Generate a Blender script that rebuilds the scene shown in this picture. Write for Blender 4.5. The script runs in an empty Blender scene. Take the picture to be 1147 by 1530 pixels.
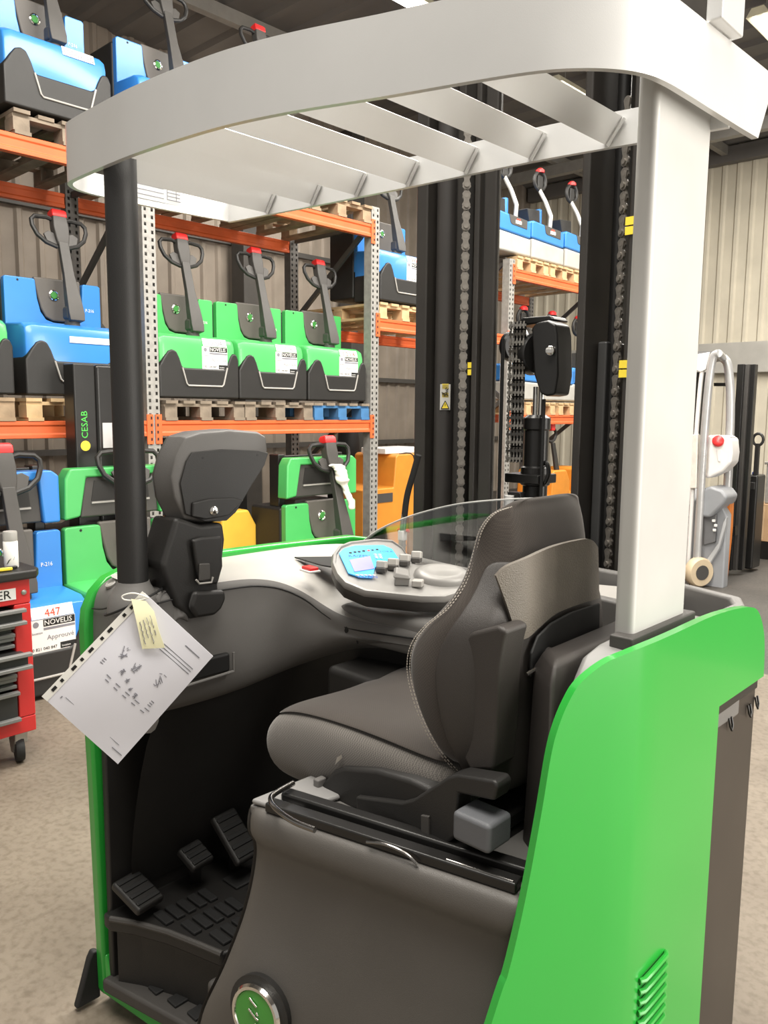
import bpy, bmesh, math, random
from mathutils import Vector, Matrix
random.seed(7)
scene = bpy.context.scene
COL = scene.collection

# ------------------------------------------------------------------ camera
cam_data = bpy.data.cameras.new('camera')
cam_data.sensor_fit = 'VERTICAL'; cam_data.sensor_height = 36.0
cam_data.lens = 36.0 * 1200.0 / 1530.0
cam_data.clip_start = 0.05; cam_data.clip_end = 100
cam = bpy.data.objects.new('camera', cam_data); COL.objects.link(cam)
cam.matrix_world = Matrix(((0.72941923, -0.09175083, 0.67788596, 0), (0.68401645, 0.08578627, -0.72440473, 0),
                           (0.00831142, 0.99207989, 0.12533323, 1.62), (0, 0, 0, 1)))
scene.camera = cam

# ------------------------------------------------------------------ world, lights, exposure
world = bpy.data.worlds.new('world'); scene.world = world; world.use_nodes = True
bg = world.node_tree.nodes['Background']
bg.inputs[0].default_value = (1.0, 0.95, 0.88, 1); bg.inputs[1].default_value = 0.38
def area(name, loc, target, sx, sy, power, col=(1, .95, .87)):
    d = bpy.data.lights.new(name, 'AREA'); d.shape = 'RECTANGLE'; d.size = sx; d.size_y = sy; d.energy = power; d.color = col
    o = bpy.data.objects.new(name, d); COL.objects.link(o); o.location = loc
    o.rotation_euler = (Vector(target) - Vector(loc)).to_track_quat('-Z', 'Y').to_euler()
    return o
area('door_daylight', (4.4, 3.4, 1.75), (-.8, 1.9, 1.9), 4.6, 3.3, 300)
area('side_lamps', (2.3, 2.7, 3.8), (-.6, 1.6, 2.0), 1.0, 2.4, 130)
area('ceiling_lamps_aisle', (-2.6, 4.6, 5.5), (-2.6, 4.6, 0), 1.2, 8.0, 600)
area('ceiling_lamps_rear', (-.6, .4, 5.3), (-1.2, 1.3, 0.6), 3.0, 2.0, 260)
area('back_wall_fill', (-7.6, 7.0, 5.6), (-8.4, 7.0, 0), 1.2, 8.0, 300)  # added fill that brightens the wall behind the rack, no fixture there
area('ceiling_lamps_far', (-2.2, 10.5, 5.5), (-2.2, 12.0, 0), 2.5, 4.0, 420)
vs = scene.view_settings
vs.view_transform = 'Standard'; vs.look = 'None'; vs.gamma = 1.0; vs.use_curve_mapping = False
vs.exposure = 0.18

# ------------------------------------------------------------------ materials
MATS = {}
def mat(name, col, rough=.5, metal=0., var=.08, scale=8., bump=0., bscale=200., coat=0., emit=None, spec=.5, trans=0., sheen=0., alpha=1.):
    if name in MATS: return MATS[name]
    m = bpy.data.materials.new(name); m.use_nodes = True
    nt = m.node_tree; b = nt.nodes['Principled BSDF']
    b.inputs['Roughness'].default_value = rough; b.inputs['Metallic'].default_value = metal
    b.inputs['Coat Weight'].default_value = coat; b.inputs['Coat Roughness'].default_value = .12
    b.inputs['Specular IOR Level'].default_value = spec
    b.inputs['Transmission Weight'].default_value = trans
    b.inputs['Sheen Weight'].default_value = sheen
    b.inputs['Alpha'].default_value = alpha
    tc = nt.nodes.new('ShaderNodeTexCoord')
    n = nt.nodes.new('ShaderNodeTexNoise'); n.inputs['Scale'].default_value = scale; n.inputs['Detail'].default_value = 4
    nt.links.new(tc.outputs['Object'], n.inputs['Vector'])
    r = nt.nodes.new('ShaderNodeValToRGB')
    lo = [max(0, c * (1 - var)) for c in col]; hi = [min(1, c * (1 + var)) for c in col]
    r.color_ramp.elements[0].position = .3; r.color_ramp.elements[1].position = .7
    r.color_ramp.elements[0].color = (*lo, 1); r.color_ramp.elements[1].color = (*hi, 1)
    nt.links.new(n.outputs['Fac'], r.inputs['Fac']); nt.links.new(r.outputs['Color'], b.inputs['Base Color'])
    if bump:
        n2 = nt.nodes.new('ShaderNodeTexNoise'); n2.inputs['Scale'].default_value = bscale; n2.inputs['Detail'].default_value = 3
        nt.links.new(tc.outputs['Object'], n2.inputs['Vector'])
        bp = nt.nodes.new('ShaderNodeBump'); bp.inputs['Strength'].default_value = bump; bp.inputs['Distance'].default_value = .002
        nt.links.new(n2.outputs['Fac'], bp.inputs['Height']); nt.links.new(bp.outputs['Normal'], b.inputs['Normal'])
    if emit:
        b.inputs['Emission Color'].default_value = (*emit[:3], 1); b.inputs['Emission Strength'].default_value = emit[3]
    MATS[name] = m
    return m

def fabric(name, col, var, scale):
    m = mat(name, col, .9, var=.1, scale=5, spec=.15, sheen=.25)
    nt = m.node_tree; b = nt.nodes['Principled BSDF']
    tc = nt.nodes.new('ShaderNodeTexCoord')
    w = nt.nodes.new('ShaderNodeTexChecker'); w.inputs['Scale'].default_value = scale
    nt.links.new(tc.outputs['Object'], w.inputs['Vector'])
    old = b.inputs['Base Color'].links[0].from_socket
    mx = nt.nodes.new('ShaderNodeMixRGB'); mx.blend_type = 'MULTIPLY'; mx.inputs[0].default_value = var
    nt.links.new(old, mx.inputs[1]); nt.links.new(w.outputs['Color'], mx.inputs[2])
    nt.links.new(mx.outputs[0], b.inputs['Base Color'])
    return m

GREEN = mat('green_paint', (.022, .37, .042), .30, coat=.5, var=.03, scale=3)
GREEN2 = mat('green_cowl', (.075, .45, .12), .38, coat=.25, var=.06, scale=4)
BLUE = mat('blue_cowl', (.035, .22, .62), .33, coat=.3, var=.05, scale=4)
SILVER = mat('silver_paint', (.71, .71, .70), .32, metal=.35, var=.03, scale=6, bump=.05, bscale=600, coat=.2)
POSTG = mat('post_silver', (.50, .495, .475), .5, metal=.15, var=.05, scale=5)
GREY = mat('grey_plastic', (.155, .149, .142), .5, var=.05, bump=.25, bscale=900)
GREYL = mat('light_grey_plastic', (.40, .385, .36), .42, var=.04, bump=.15, bscale=900)
MIDG = mat('mid_grey_plastic', (.24, .235, .23), .45, var=.05, bump=.2, bscale=900)
CAPG = mat('slate_grey_plastic', (.115, .12, .13), .5, var=.05, bump=.3, bscale=900)
REARP = mat('rear_panel_plastic', (.098, .091, .083), .46, var=.05, bump=.3, bscale=900)
DKCHROME = mat('dark_polished_steel', (.25, .24, .23), .2, metal=1, var=.05)
GREYD = mat('dark_grey_plastic', (.062, .058, .054), .5, var=.06, bump=.3, bscale=900)
BLACK = mat('black_plastic', (.018, .017, .016), .48, var=.1, bump=.3, bscale=700)
BLACKM = mat('black_metal', (.014, .0135, .013), .32, var=.12, scale=14, spec=.5)
BLACKR = mat('black_rubber', (.012, .012, .012), .7, var=.1, bump=.3)
BROWN = mat('brown_black_steel', (.045, .038, .032), .38, metal=.3, var=.12, scale=6)
CHROME = mat('chrome', (.8, .79, .76), .12, metal=1, var=.02)
STEEL = mat('bare_steel', (.45, .44, .42), .35, metal=.8, var=.1, scale=20)
GALV = mat('galvanised_steel', (.36, .35, .33), .5, metal=.35, var=.14, scale=25)
RAWD = mat('painted_brace', (.07, .065, .06), .55, var=.1)
ORANGE = mat('orange_beam_paint', (.72, .13, .035), .5, var=.08, scale=6)
ORANGED = mat('orange_machine', (.66, .25, .03), .45, var=.06)
YELLOW = mat('yellow_machine', (.75, .45, .05), .45, var=.05)
REDB = mat('red_button', (.75, .03, .03), .35, var=.03)
REDC = mat('red_cart', (.62, .03, .03), .35, coat=.2, var=.05)
WOOD = mat('pallet_wood', (.34, .245, .155), .85, var=.3, scale=7, bump=.5, bscale=60)
WOODL = mat('fresh_pallet_wood', (.56, .39, .21), .8, var=.2, scale=7, bump=.4, bscale=60)
WOODG = mat('grey_pallet_wood', (.23, .185, .14), .9, var=.3, scale=7, bump=.5, bscale=60)
WOODB = mat('blue_pallet_wood', (.05, .17, .36), .8, var=.2, scale=7)
WHITE = mat('white_label', (.82, .81, .79), .6, var=.02)
PAPER = mat('white_paper', (.74, .74, .80), .45, var=.02, coat=.3)
SLEEVE = mat('clear_sleeve_edge', (.80, .79, .74), .3, var=.02)
TAGY = mat('yellow_tag', (.86, .83, .55), .7, var=.03)
INK = mat('grey_ink', (.22, .22, .25), .7, var=.1)
INKB = mat('blue_ink', (.05, .10, .4), .6, var=.05)
BLK = mat('black_print', (.01, .01, .01), .6, var=.05)
REDP = mat('red_print', (.7, .06, .03), .6, var=.05)
GREENP = mat('green_print', (.08, .55, .08), .6, var=.05)
YELP = mat('yellow_sticker', (.85, .66, .05), .5, var=.05)
CARD = mat('cardboard', (.52, .34, .19), .85, var=.08)
CREAM = mat('cream_wheel', (.62, .50, .34), .5, var=.08)
TRUCKG = mat('truck_grey', (.30, .31, .33), .4, var=.05)
MILK = mat('milky_plastic', (.82, .80, .78), .4, var=.03)
DARKF = fabric('dark_seat_fabric', (.064, .054, .047), .35, 330)
LIGHTF = fabric('grey_tweed_fabric', (.19, .175, .16), .6, 330)
BACKP = mat('seat_back_leather', (.155, .135, .112), .45, var=.12, scale=14, bump=.6, bscale=420)
SHELLP = mat('seat_shell_plastic', (.040, .035, .032), .45, var=.08, bump=.4, bscale=900)
SCREEN = mat('blue_overlay', (.05, .42, .85), .35, var=.05, emit=(.05, .4, .85, .25))
LCD = mat('lcd_screen', (.25, .25, .72), .3, var=.03, emit=(.3, .3, .9, .25))
THREAD = mat('stitch_thread', (.42, .38, .33), .8, var=.05)
FILM = mat('stretch_film', (.72, .68, .62), .25, var=.1, bump=.8, bscale=40)
CLEARFILM = mat('clear_film', (.8, .8, .82), .15, var=.05, bump=.8, bscale=60, alpha=.45)

def glass_mat():
    m = bpy.data.materials.new('windscreen_acrylic'); m.use_nodes = True; nt = m.node_tree
    nt.nodes.remove(nt.nodes['Principled BSDF'])
    out = nt.nodes['Material Output']
    t = nt.nodes.new('ShaderNodeBsdfTransparent'); t.inputs[0].default_value = (.90, .91, .92, 1)
    g = nt.nodes.new('ShaderNodeBsdfGlossy'); g.inputs['Roughness'].default_value = .02
    f = nt.nodes.new('ShaderNodeFresnel'); f.inputs[0].default_value = 1.45
    mx = nt.nodes.new('ShaderNodeMixShader')
    nt.links.new(f.outputs[0], mx.inputs[0]); nt.links.new(t.outputs[0], mx.inputs[1]); nt.links.new(g.outputs[0], mx.inputs[2])
    nt.links.new(mx.outputs[0], out.inputs[0])
    return m
GLASS = glass_mat()

# ------------------------------------------------------------------ mesh builder
class MB:
    def __init__(self): self.v = []; self.f = []
    def add(self, vs_, fs_):
        b = len(self.v); self.v += [tuple(p) for p in vs_]; self.f += [tuple(b + i for i in f) for f in fs_]; return self
    def box(self, a, b, R=None, at=None):
        (x0, y0, z0), (x1, y1, z1) = a, b
        P = [Vector(p) for p in ((x0,y0,z0),(x1,y0,z0),(x1,y1,z0),(x0,y1,z0),(x0,y0,z1),(x1,y0,z1),(x1,y1,z1),(x0,y1,z1))]
        if R is not None: P = [R @ p for p in P]
        if at is not None: P = [p + Vector(at) for p in P]
        return self.add(P, [(0,3,2,1),(4,5,6,7),(0,1,5,4),(1,2,6,5),(2,3,7,6),(3,0,4,7)])
    def bar(self, p, q, w, h, up=(0, 0, 1)):
        p, q = Vector(p), Vector(q); d = (q - p).normalized(); s = d.cross(Vector(up))
        if s.length < 1e-4: s = d.cross(Vector((1, 0, 0)))
        s.normalize(); u = s.cross(d)
        s *= w / 2; u *= h / 2
        return self.add([p-s-u, p+s-u, p+s+u, p-s+u, q-s-u, q+s-u, q+s+u, q-s+u],
                        [(0,3,2,1),(4,5,6,7),(0,1,5,4),(1,2,6,5),(2,3,7,6),(3,0,4,7)])
    def prism(self, pts, off):
        n = len(pts); off = Vector(off)
        A = [Vector(p) for p in pts]; B = [p + off for p in A]
        return self.add(A + B, [tuple(range(n))[::-1], tuple(range(n, 2*n))] + [(i, (i+1) % n, n+(i+1) % n, n+i) for i in range(n)])
    def loft(self, rows, closed=True, caps=True, ring=False):
        n = len(rows[0]); m = len(rows); V = [p for r in rows for p in r]; F = []
        for j in range(m if ring else m - 1):
            for i in range(n if closed else n - 1):
                k = (i + 1) % n; j2 = (j + 1) % m
                F.append((j*n+i, j*n+k, j2*n+k, j2*n+i))
        if caps and not ring: F.append(tuple(range(n))[::-1]); F.append(tuple((m-1)*n + i for i in range(n)))
        return self.add(V, F)
    def tube(self, path, r, n=10, closed=False):
        P = [Vector(p) for p in path]; m = len(P); rows = []
        rr = r if isinstance(r, (list, tuple)) else [r] * m
        prev = None
        for i in range(m):
            a = P[i-1] if (i > 0 or closed) else P[i]; b = P[(i+1) % m] if (i < m-1 or closed) else P[i]
            d = (b - a).normalized()
            if prev is None:
                s = d.cross(Vector((0, 0, 1)))
                if s.length < 1e-3: s = d.cross(Vector((1, 0, 0)))
            else: s = prev - d * prev.dot(d)
            s.normalize(); prev = s; u = d.cross(s)
            rows.append([P[i] + s * math.cos(t) * rr[i] + u * math.sin(t) * rr[i] for t in [2*math.pi*k/n for k in range(n)]])
        return self.loft(rows, True, not closed, closed)
    def lathe(self, prof, c, axis=(0, 0, 1), n=20):
        ax = Vector(axis).normalized(); s = ax.cross(Vector((0, 0, 1)))
        if s.length < 1e-3: s = Vector((1, 0, 0))
        s.normalize(); u = ax.cross(s); c = Vector(c)
        rows = [[c + ax*h + (s*math.cos(t) + u*math.sin(t))*r for t in [2*math.pi*k/n for k in range(n)]] for r, h in prof]
        return self.loft(rows, True, True)
    def cyl(self, p, q, r, n=16):
        p, q = Vector(p), Vector(q); return self.lathe([(r, 0), (r, (q-p).length)], p, q-p, n)
    def mesh(self, name, m):
        me = bpy.data.meshes.new(name); me.from_pydata(self.v, [], self.f)
        bm = bmesh.new(); bm.from_mesh(me); bmesh.ops.recalc_face_normals(bm, faces=bm.faces); bm.to_mesh(me); bm.free()
        if m: me.materials.append(m)
        return me
    def build(self, name, m, parent=None, bevel=0, seg=2, smooth=None, sub=0, solid=0, off=-1, ang=40):
        return link(name, self.mesh(name, m), parent, bevel, seg, smooth, sub, solid, off, ang)

def link(name, me, parent=None, bevel=0, seg=2, smooth=None, sub=0, solid=0, off=-1, ang=40):
    if smooth is None: smooth = bool(bevel or sub)
    if smooth:
        me.shade_smooth()
        if not sub: me.set_sharp_from_angle(angle=math.radians(ang))
    o = bpy.data.objects.new(name, me); COL.objects.link(o)
    if parent is not None: adopt(o, parent)
    if solid:
        s = o.modifiers.new('solid', 'SOLIDIFY'); s.thickness = solid; s.offset = off
    if solid and smooth and not sub:
        s = o.modifiers.new('split', 'EDGE_SPLIT'); s.split_angle = math.radians(ang)
    if sub:
        s = o.modifiers.new('sub', 'SUBSURF'); s.levels = sub; s.render_levels = sub
    if bevel:
        s = o.modifiers.new('bevel', 'BEVEL'); s.width = bevel; s.segments = seg; s.limit_method = 'ANGLE'
        s.angle_limit = math.radians(35); s.harden_normals = not sub
    return o
ORIGIN = {}
def base_of(o):
    while o.parent: o = o.parent
    return ORIGIN.get(o.name, Vector((0, 0, 0)))
def adopt(o, parent):
    o.parent = parent
    if parent.parent is None: o.matrix_parent_inverse = Matrix.Translation(-base_of(parent))
def empty(name, loc=(0, 0, 0), world_parts=True):
    """an Empty at a thing's base; its parts are given in world coordinates"""
    o = bpy.data.objects.new(name, None); COL.objects.link(o); o.empty_display_size = .1
    o.location = loc
    if world_parts: ORIGIN[o.name] = Vector(loc)
    return o
def tag(o, label, cat, group=None):
    o['label'] = label; o['category'] = cat
    if group: o['group'] = group
    return o
def struct(o): o['kind'] = 'structure'; return o
def arc(c, r, a0, a1, n, plane='xy', z=0):
    out = []
    for i in range(n + 1):
        a = math.radians(a0 + (a1 - a0) * i / n); out.append((c[0] + r*math.cos(a), c[1] + r*math.sin(a)))
    return out
def spline(pts, n=6):
    """Catmull-Rom through the points"""
    P = [Vector(p) for p in pts]; out = []
    for i in range(len(P) - 1):
        p0 = P[max(i-1, 0)]; p1 = P[i]; p2 = P[i+1]; p3 = P[min(i+2, len(P)-1)]
        for k in range(n):
            t = k / n
            out.append(.5*((2*p1) + (p2-p0)*t + (2*p0-5*p1+4*p2-p3)*t*t + (3*p1-p0-3*p2+p3)*t**3))
    out.append(P[-1]); return out
def lerpfn(xs, ys):
    def f(x):
        if x <= xs[0]: return ys[0]
        for i in range(len(xs) - 1):
            if x <= xs[i+1]:
                return ys[i] + (ys[i+1]-ys[i]) * (x-xs[i]) / (xs[i+1]-xs[i])
        return ys[-1]
    return f
TXT = {}
def text(name, s, size, m, origin, right, up, parent, depth=.0008, align='LEFT', squash=1.):
    """flat lettering; origin = lower left (or centre) of the baseline"""
    key = (s, size, align, m.name, depth, squash)
    if key not in TXT:
        cu = bpy.data.curves.new('lettering', 'FONT'); cu.body = s; cu.size = size; cu.align_x = align; cu.extrude = depth; cu.resolution_u = 2
        t = bpy.data.objects.new('lettering', cu); COL.objects.link(t)
        dg = bpy.context.evaluated_depsgraph_get()
        me = bpy.data.meshes.new_from_object(t.evaluated_get(dg)); me.name = 'lettering'
        bpy.data.objects.remove(t)
        for v in me.vertices: v.co.x *= squash
        me.materials.clear(); me.materials.append(m); TXT[key] = me
    me = TXT[key]
    r = Vector(right).normalized(); u = Vector(up); u = (u - r*u.dot(r)).normalized(); n = r.cross(u)
    o = bpy.data.objects.new(name, me.copy()); COL.objects.link(o)
    M = Matrix((( r.x, u.x, n.x, origin[0]), (r.y, u.y, n.y, origin[1]), (r.z, u.z, n.z, origin[2]), (0, 0, 0, 1)))
    o.data.transform(M)
    if parent is not None: adopt(o, parent)
    return o

# ------------------------------------------------------------------ the hall
def floor_mat(name, c1, c2, c3):
    m = bpy.data.materials.new(name); m.use_nodes = True; nt = m.node_tree; b = nt.nodes['Principled BSDF']
    tc = nt.nodes.new('ShaderNodeTexCoord')
    n1 = nt.nodes.new('ShaderNodeTexNoise'); n1.inputs['Scale'].default_value = 1.1; n1.inputs['Detail'].default_value = 8; n1.inputs['Roughness'].default_value = .65
    n2 = nt.nodes.new('ShaderNodeTexNoise'); n2.inputs['Scale'].default_value = 38; n2.inputs['Detail'].default_value = 5
    r1 = nt.nodes.new('ShaderNodeValToRGB'); r2 = nt.nodes.new('ShaderNodeValToRGB')
    r1.color_ramp.elements[0].position = .36; r1.color_ramp.elements[0].color = (*c1, 1)
    r1.color_ramp.elements[1].position = .66; r1.color_ramp.elements[1].color = (*c2, 1)
    r2.color_ramp.elements[0].position = .30; r2.color_ramp.elements[0].color = (*c3, 1)
    r2.color_ramp.elements[1].position = .55; r2.color_ramp.elements[1].color = (1, 1, 1, 1)
    mx = nt.nodes.new('ShaderNodeMixRGB'); mx.blend_type = 'MULTIPLY'; mx.inputs[0].default_value = .7
    for n in (n1, n2): nt.links.new(tc.outputs['Object'], n.inputs['Vector'])
    nt.links.new(n1.outputs['Fac'], r1.inputs['Fac']); nt.links.new(n2.outputs['Fac'], r2.inputs['Fac'])
    nt.links.new(r1.outputs[0], mx.inputs[1]); nt.links.new(r2.outputs[0], mx.inputs[2]); nt.links.new(mx.outputs[0], b.inputs['Base Color'])
    bp = nt.nodes.new('ShaderNodeBump'); bp.inputs['Strength'].default_value = .35; bp.inputs['Distance'].default_value = .004
    nt.links.new(n2.outputs['Fac'], bp.inputs['Height']); nt.links.new(bp.outputs['Normal'], b.inputs['Normal'])
    b.inputs['Roughness'].default_value = .62
    return m
CONC = floor_mat('worn_concrete', (.16, .130, .098), (.235, .198, .152), (.6, .57, .52))
CONC_DARK = floor_mat('worn_concrete_darker', (.055, .05, .044), (.09, .08, .07), (.6, .6, .6))  # far slab: same speckle as the near floor, in a darker tone
fl = MB().box((-9.9, -4, -.12), (6, 5.2, 0)).build('floor', CONC); struct(fl)
f2 = MB().box((-9.9, 5.2, -.12), (6, 15, -.001)).build('floor_2', CONC_DARK); struct(f2)

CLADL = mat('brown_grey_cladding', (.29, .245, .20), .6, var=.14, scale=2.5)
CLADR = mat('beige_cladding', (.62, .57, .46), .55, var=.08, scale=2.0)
ROOFM = mat('grey_roof_sheet', (.17, .16, .15), .65, var=.08, scale=1.5)
TRIMM = mat('grey_concrete_band', (.42, .405, .37), .75, var=.1, scale=3, bump=.4, bscale=40)

def corr_profile(w, per=.25, d=.035):
    """trapezoid ribs across one cladding sheet: (u, depth)"""
    out = []; n = int(round(w / per))
    for i in range(n):
        u = i * per; out += [(u, 0), (u + per*.55, 0), (u + per*.66, d), (u + per*.86, d), (u + per*.97, 0)]
    out.append((w, 0)); return out
H_WALL = 6.2
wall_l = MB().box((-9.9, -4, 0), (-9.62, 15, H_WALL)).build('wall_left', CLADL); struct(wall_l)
prof = corr_profile(1.0)
sheet = MB().loft([[(-9.615 + d, u, 0) for u, d in prof], [(-9.615 + d, u, H_WALL) for u, d in prof]], closed=False, caps=False)
sm = sheet.mesh('cladding_sheet', CLADL)
for i in range(14):
    o = bpy.data.objects.new('cladding_sheet', sm); COL.objects.link(o); o.location = (0, .4 + i, 0); o.parent = wall_l
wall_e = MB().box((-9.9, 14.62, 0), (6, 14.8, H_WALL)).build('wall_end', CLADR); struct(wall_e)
sheet2 = MB().loft([[(u, 14.615 - d, 0) for u, d in prof], [(u, 14.615 - d, H_WALL) for u, d in prof]], closed=False, caps=False)
sm2 = sheet2.mesh('cladding_sheet', CLADR)
for i in range(14):
    o = bpy.data.objects.new('cladding_sheet', sm2); COL.objects.link(o); o.location = (-9.6 + i, 0, 0); o.parent = wall_e
tr = MB().box((-9.55, 14.44, 2.32), (6, 14.575, 2.84)).build('trim_1', TRIMM, bevel=.01); struct(tr)
tr = MB().box((-9.55, 14.40, 5.86), (6, 14.575, 6.12)).build('trim_2', ROOFM, bevel=.01); struct(tr)
for z in (1.05, 2.1, 3.9):                                   # girts carrying the cladding behind the racks
    struct(MB().box((-9.57, 0, z), (-9.49, 14.4, z + .07)).build('trim_3', RAWD))
for y in (7.11, 9.19, 2.2):
    struct(MB().box((-9.48, y - .14, 0), (-9.2, y + .14, 5.9)).build('trim_4', mat('dark_column_steel', (.06, .055, .05), .55), bevel=.01))
roof = MB().box((-9.9, -4, 6.2), (6, 15, 6.35)).build('ceiling', ROOFM); struct(roof)
rp = corr_profile(19.0, .5, .05)
rs = MB().loft([[(-9.6, -4 + u, 6.19 - d) for u, d in rp], [(-.4, -4 + u, 6.19 - d) for u, d in rp]], closed=False, caps=False)
rs.build('roof_sheet', ROOFM, roof); 
rs2 = MB().loft([[(-.4, -4 + u, 6.19 - d) for u, d in rp], [(6, -4 + u, 6.19 - d) for u, d in rp]], closed=False, caps=False)
rs2.build('roof_sheet', ROOFM, roof)
for x in (-8.0, -5.6, -3.2, -.8, 1.6):
    MB().box((x - .05, -4, 5.98), (x + .05, 14.5, 6.13)).build('purlin', mat('purlin_steel', (.30, .285, .26), .6), roof)
for y in (3.0, 8.0, 13.0):
    MB().box((-9.55, y - .07, 5.8), (6, y + .07, 5.98)).build('rafter', mat('purlin_steel', (.30, .285, .26), .6), roof)
MB().tube([(-4.4, 14.3, 5.7), (2.5, 8.2, 5.78)], .022, 8).build('wind_brace', GALV, roof)

# strip lights under the roof
TUBE = mat('lit_tube', (1, 1, 1), .4, emit=(1, .97, .88, 9.))
LAMPB = mat('lamp_reflector', (.75, .70, .52), .5)
def strip_light(x, y, label):
    r = empty('strip_light', (x, y, 5.62))
    tag(r, label, 'ceiling light', 'strip lights under the roof')
    MB().prism([(x - .11, y - .75, 5.60), (x + .11, y - .75, 5.60), (x + .06, y - .75, 5.68), (x - .06, y - .75, 5.68)], (0, 1.5, 0)).build('reflector', LAMPB, r)
    for s in (-1, 1):
        MB().cyl((x + s*.05, y - .7, 5.575), (x + s*.05, y + .7, 5.575), .018, 10).build('tube_lamp', TUBE, r, smooth=True)
    for yy in (-.5, .5):
        MB().cyl((x, y + yy, 5.68), (x, y + yy, 5.975), .008, 6).build('suspension_rod', STEEL, r)
k = 0
for (x, y), lab in zip([(-5.6, 9.7), (-5.6, 6.15), (-5.6, 12.4), (-3.2, 9.6), (-3.2, 6.2), (-3.2, 2.8)],
                       ['lit strip light seen between the overhead guard slats beside the right corner', 'lit strip light at the top edge above the guard',
                        'far lit strip light next to the end wall over the racks', 'strip light over the aisle towards the end wall',
                        'strip light over the middle of the aisle', 'strip light over the aisle behind the near truck']):
    strip_light(x, y, lab)

# ------------------------------------------------------------------ pallet racking
FX, BX = -5.15, -6.2
FY = [.86, 3.06, 5.31, 7.44, 9.53]
FH = [3.42, 3.42, 3.42, 3.26, 3.26]
rack = empty('pallet_rack', (-5.7, 5.2, 0))
tag(rack, 'long pallet rack with galvanised uprights and orange beams along the corrugated wall', 'pallet rack')
def upright_mesh(h, m):
    """perforated channel, 0.1 wide: real slots in the front face; axis at x=0,y=0, front at +x"""
    b = MB(); w = .05; hole = .009; pit = .05
    cols = [-w, -.027 - hole, -.027 + hole, .027 - hole, .027 + hole, w]
    n = int(h / pit)
    for i in range(n):
        z0 = i * pit; zs = [z0, z0 + .014, z0 + .038, z0 + pit]
        for r in range(3):
            for c in range(5):
                if r == 1 and c in (1, 3): continue
                b.add([(.0, cols[c], zs[r]), (.0, cols[c+1], zs[r]), (.0, cols[c+1], zs[r+1]), (.0, cols[c], zs[r+1])], [(0, 1, 2, 3)])
    zt = n * pit
    for s in (-w, w):
        b.add([(0, s, 0), (-.09, s, 0), (-.09, s, zt), (0, s, zt)], [(0, 1, 2, 3)])
        b.add([(-.09, s, 0), (-.09, s*.6, 0), (-.09, s*.6, zt), (-.09, s, zt)], [(0, 1, 2, 3)])
    b.box((-.03, -w*.9, 0), (-.028, w*.9, zt))
    return b.mesh('upright', m)
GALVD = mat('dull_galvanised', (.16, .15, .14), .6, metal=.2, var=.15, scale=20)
for yy, h in zip(FY, FH):
    o = link('upright', upright_mesh(h, GALV), rack); o.location = (FX + .05, yy, 0); o.matrix_parent_inverse = Matrix.Translation(-Vector((-5.7, 5.2, 0)))
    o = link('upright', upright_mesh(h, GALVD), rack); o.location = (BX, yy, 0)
    MB().box((FX - .07, yy - .06, 0), (FX + .08, yy + .06, .008)).build('foot_plate', GALV, rack)
    zz = [.25]; 
    while zz[-1] + .75 < h: zz.append(zz[-1] + .75)
    for i in range(len(zz) - 1):
        a, c = (FX - .03, BX + .02) if i % 2 == 0 else (BX + .02, FX - .03)
        MB().bar((a, yy, zz[i]), (c, yy, zz[i+1]), .03, .045).build('brace', RAWD, rack)
    for z in (zz[0], zz[-1]):
        MB().bar((FX - .03, yy, z), (BX + .02, yy, z), .03, .045).build('brace', RAWD, rack)
BEAMS = [(0, 1.48), (0, 3.20), (1, 1.48), (1, 3.19), (2, 2.39), (3, 1.53), (3, 3.10)]
def beam(x, y0, y1, z, m, front):
    b = MB(); t = .025
    b.prism([(x - t, y0, z - .055), (x + t, y0, z - .055), (x + t, y0, z - .03), (x + t*.7, y0, z - .022), (x + t*.7, y0, z + .022), (x + t, y0, z + .03), (x + t, y0, z + .055), (x - t, y0, z + .055)], (0, y1 - y0, 0))
    o = b.build('beam', m, rack, bevel=.004, seg=1)
    if front:
        for yy, s in ((y0, -1), (y1, 1)):
            c = MB().box((FX + .052, yy - (.008 if s > 0 else -.012) + (.0 if s > 0 else -.004) - .0, z - .11), (FX + .060, yy + (.044 if s > 0 else -.044) , z + .10))
            e = c.build('beam_connector', m, o, bevel=.002, seg=1)
            for k in range(4):
                MB().box((FX + .059, yy + s*.027 - .006, z - .085 + k*.05), (FX + .062, yy + s*.027 + .006, z - .065 + k*.05)).build('hook', BLK, o)
for bay, z in BEAMS:
    y0, y1 = FY[bay] + .052, FY[bay+1] - .052
    beam(FX + .03, y0, y1, z, ORANGE, True)
    beam(BX - .03, y0, y1, z, ORANGE, False)

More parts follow.
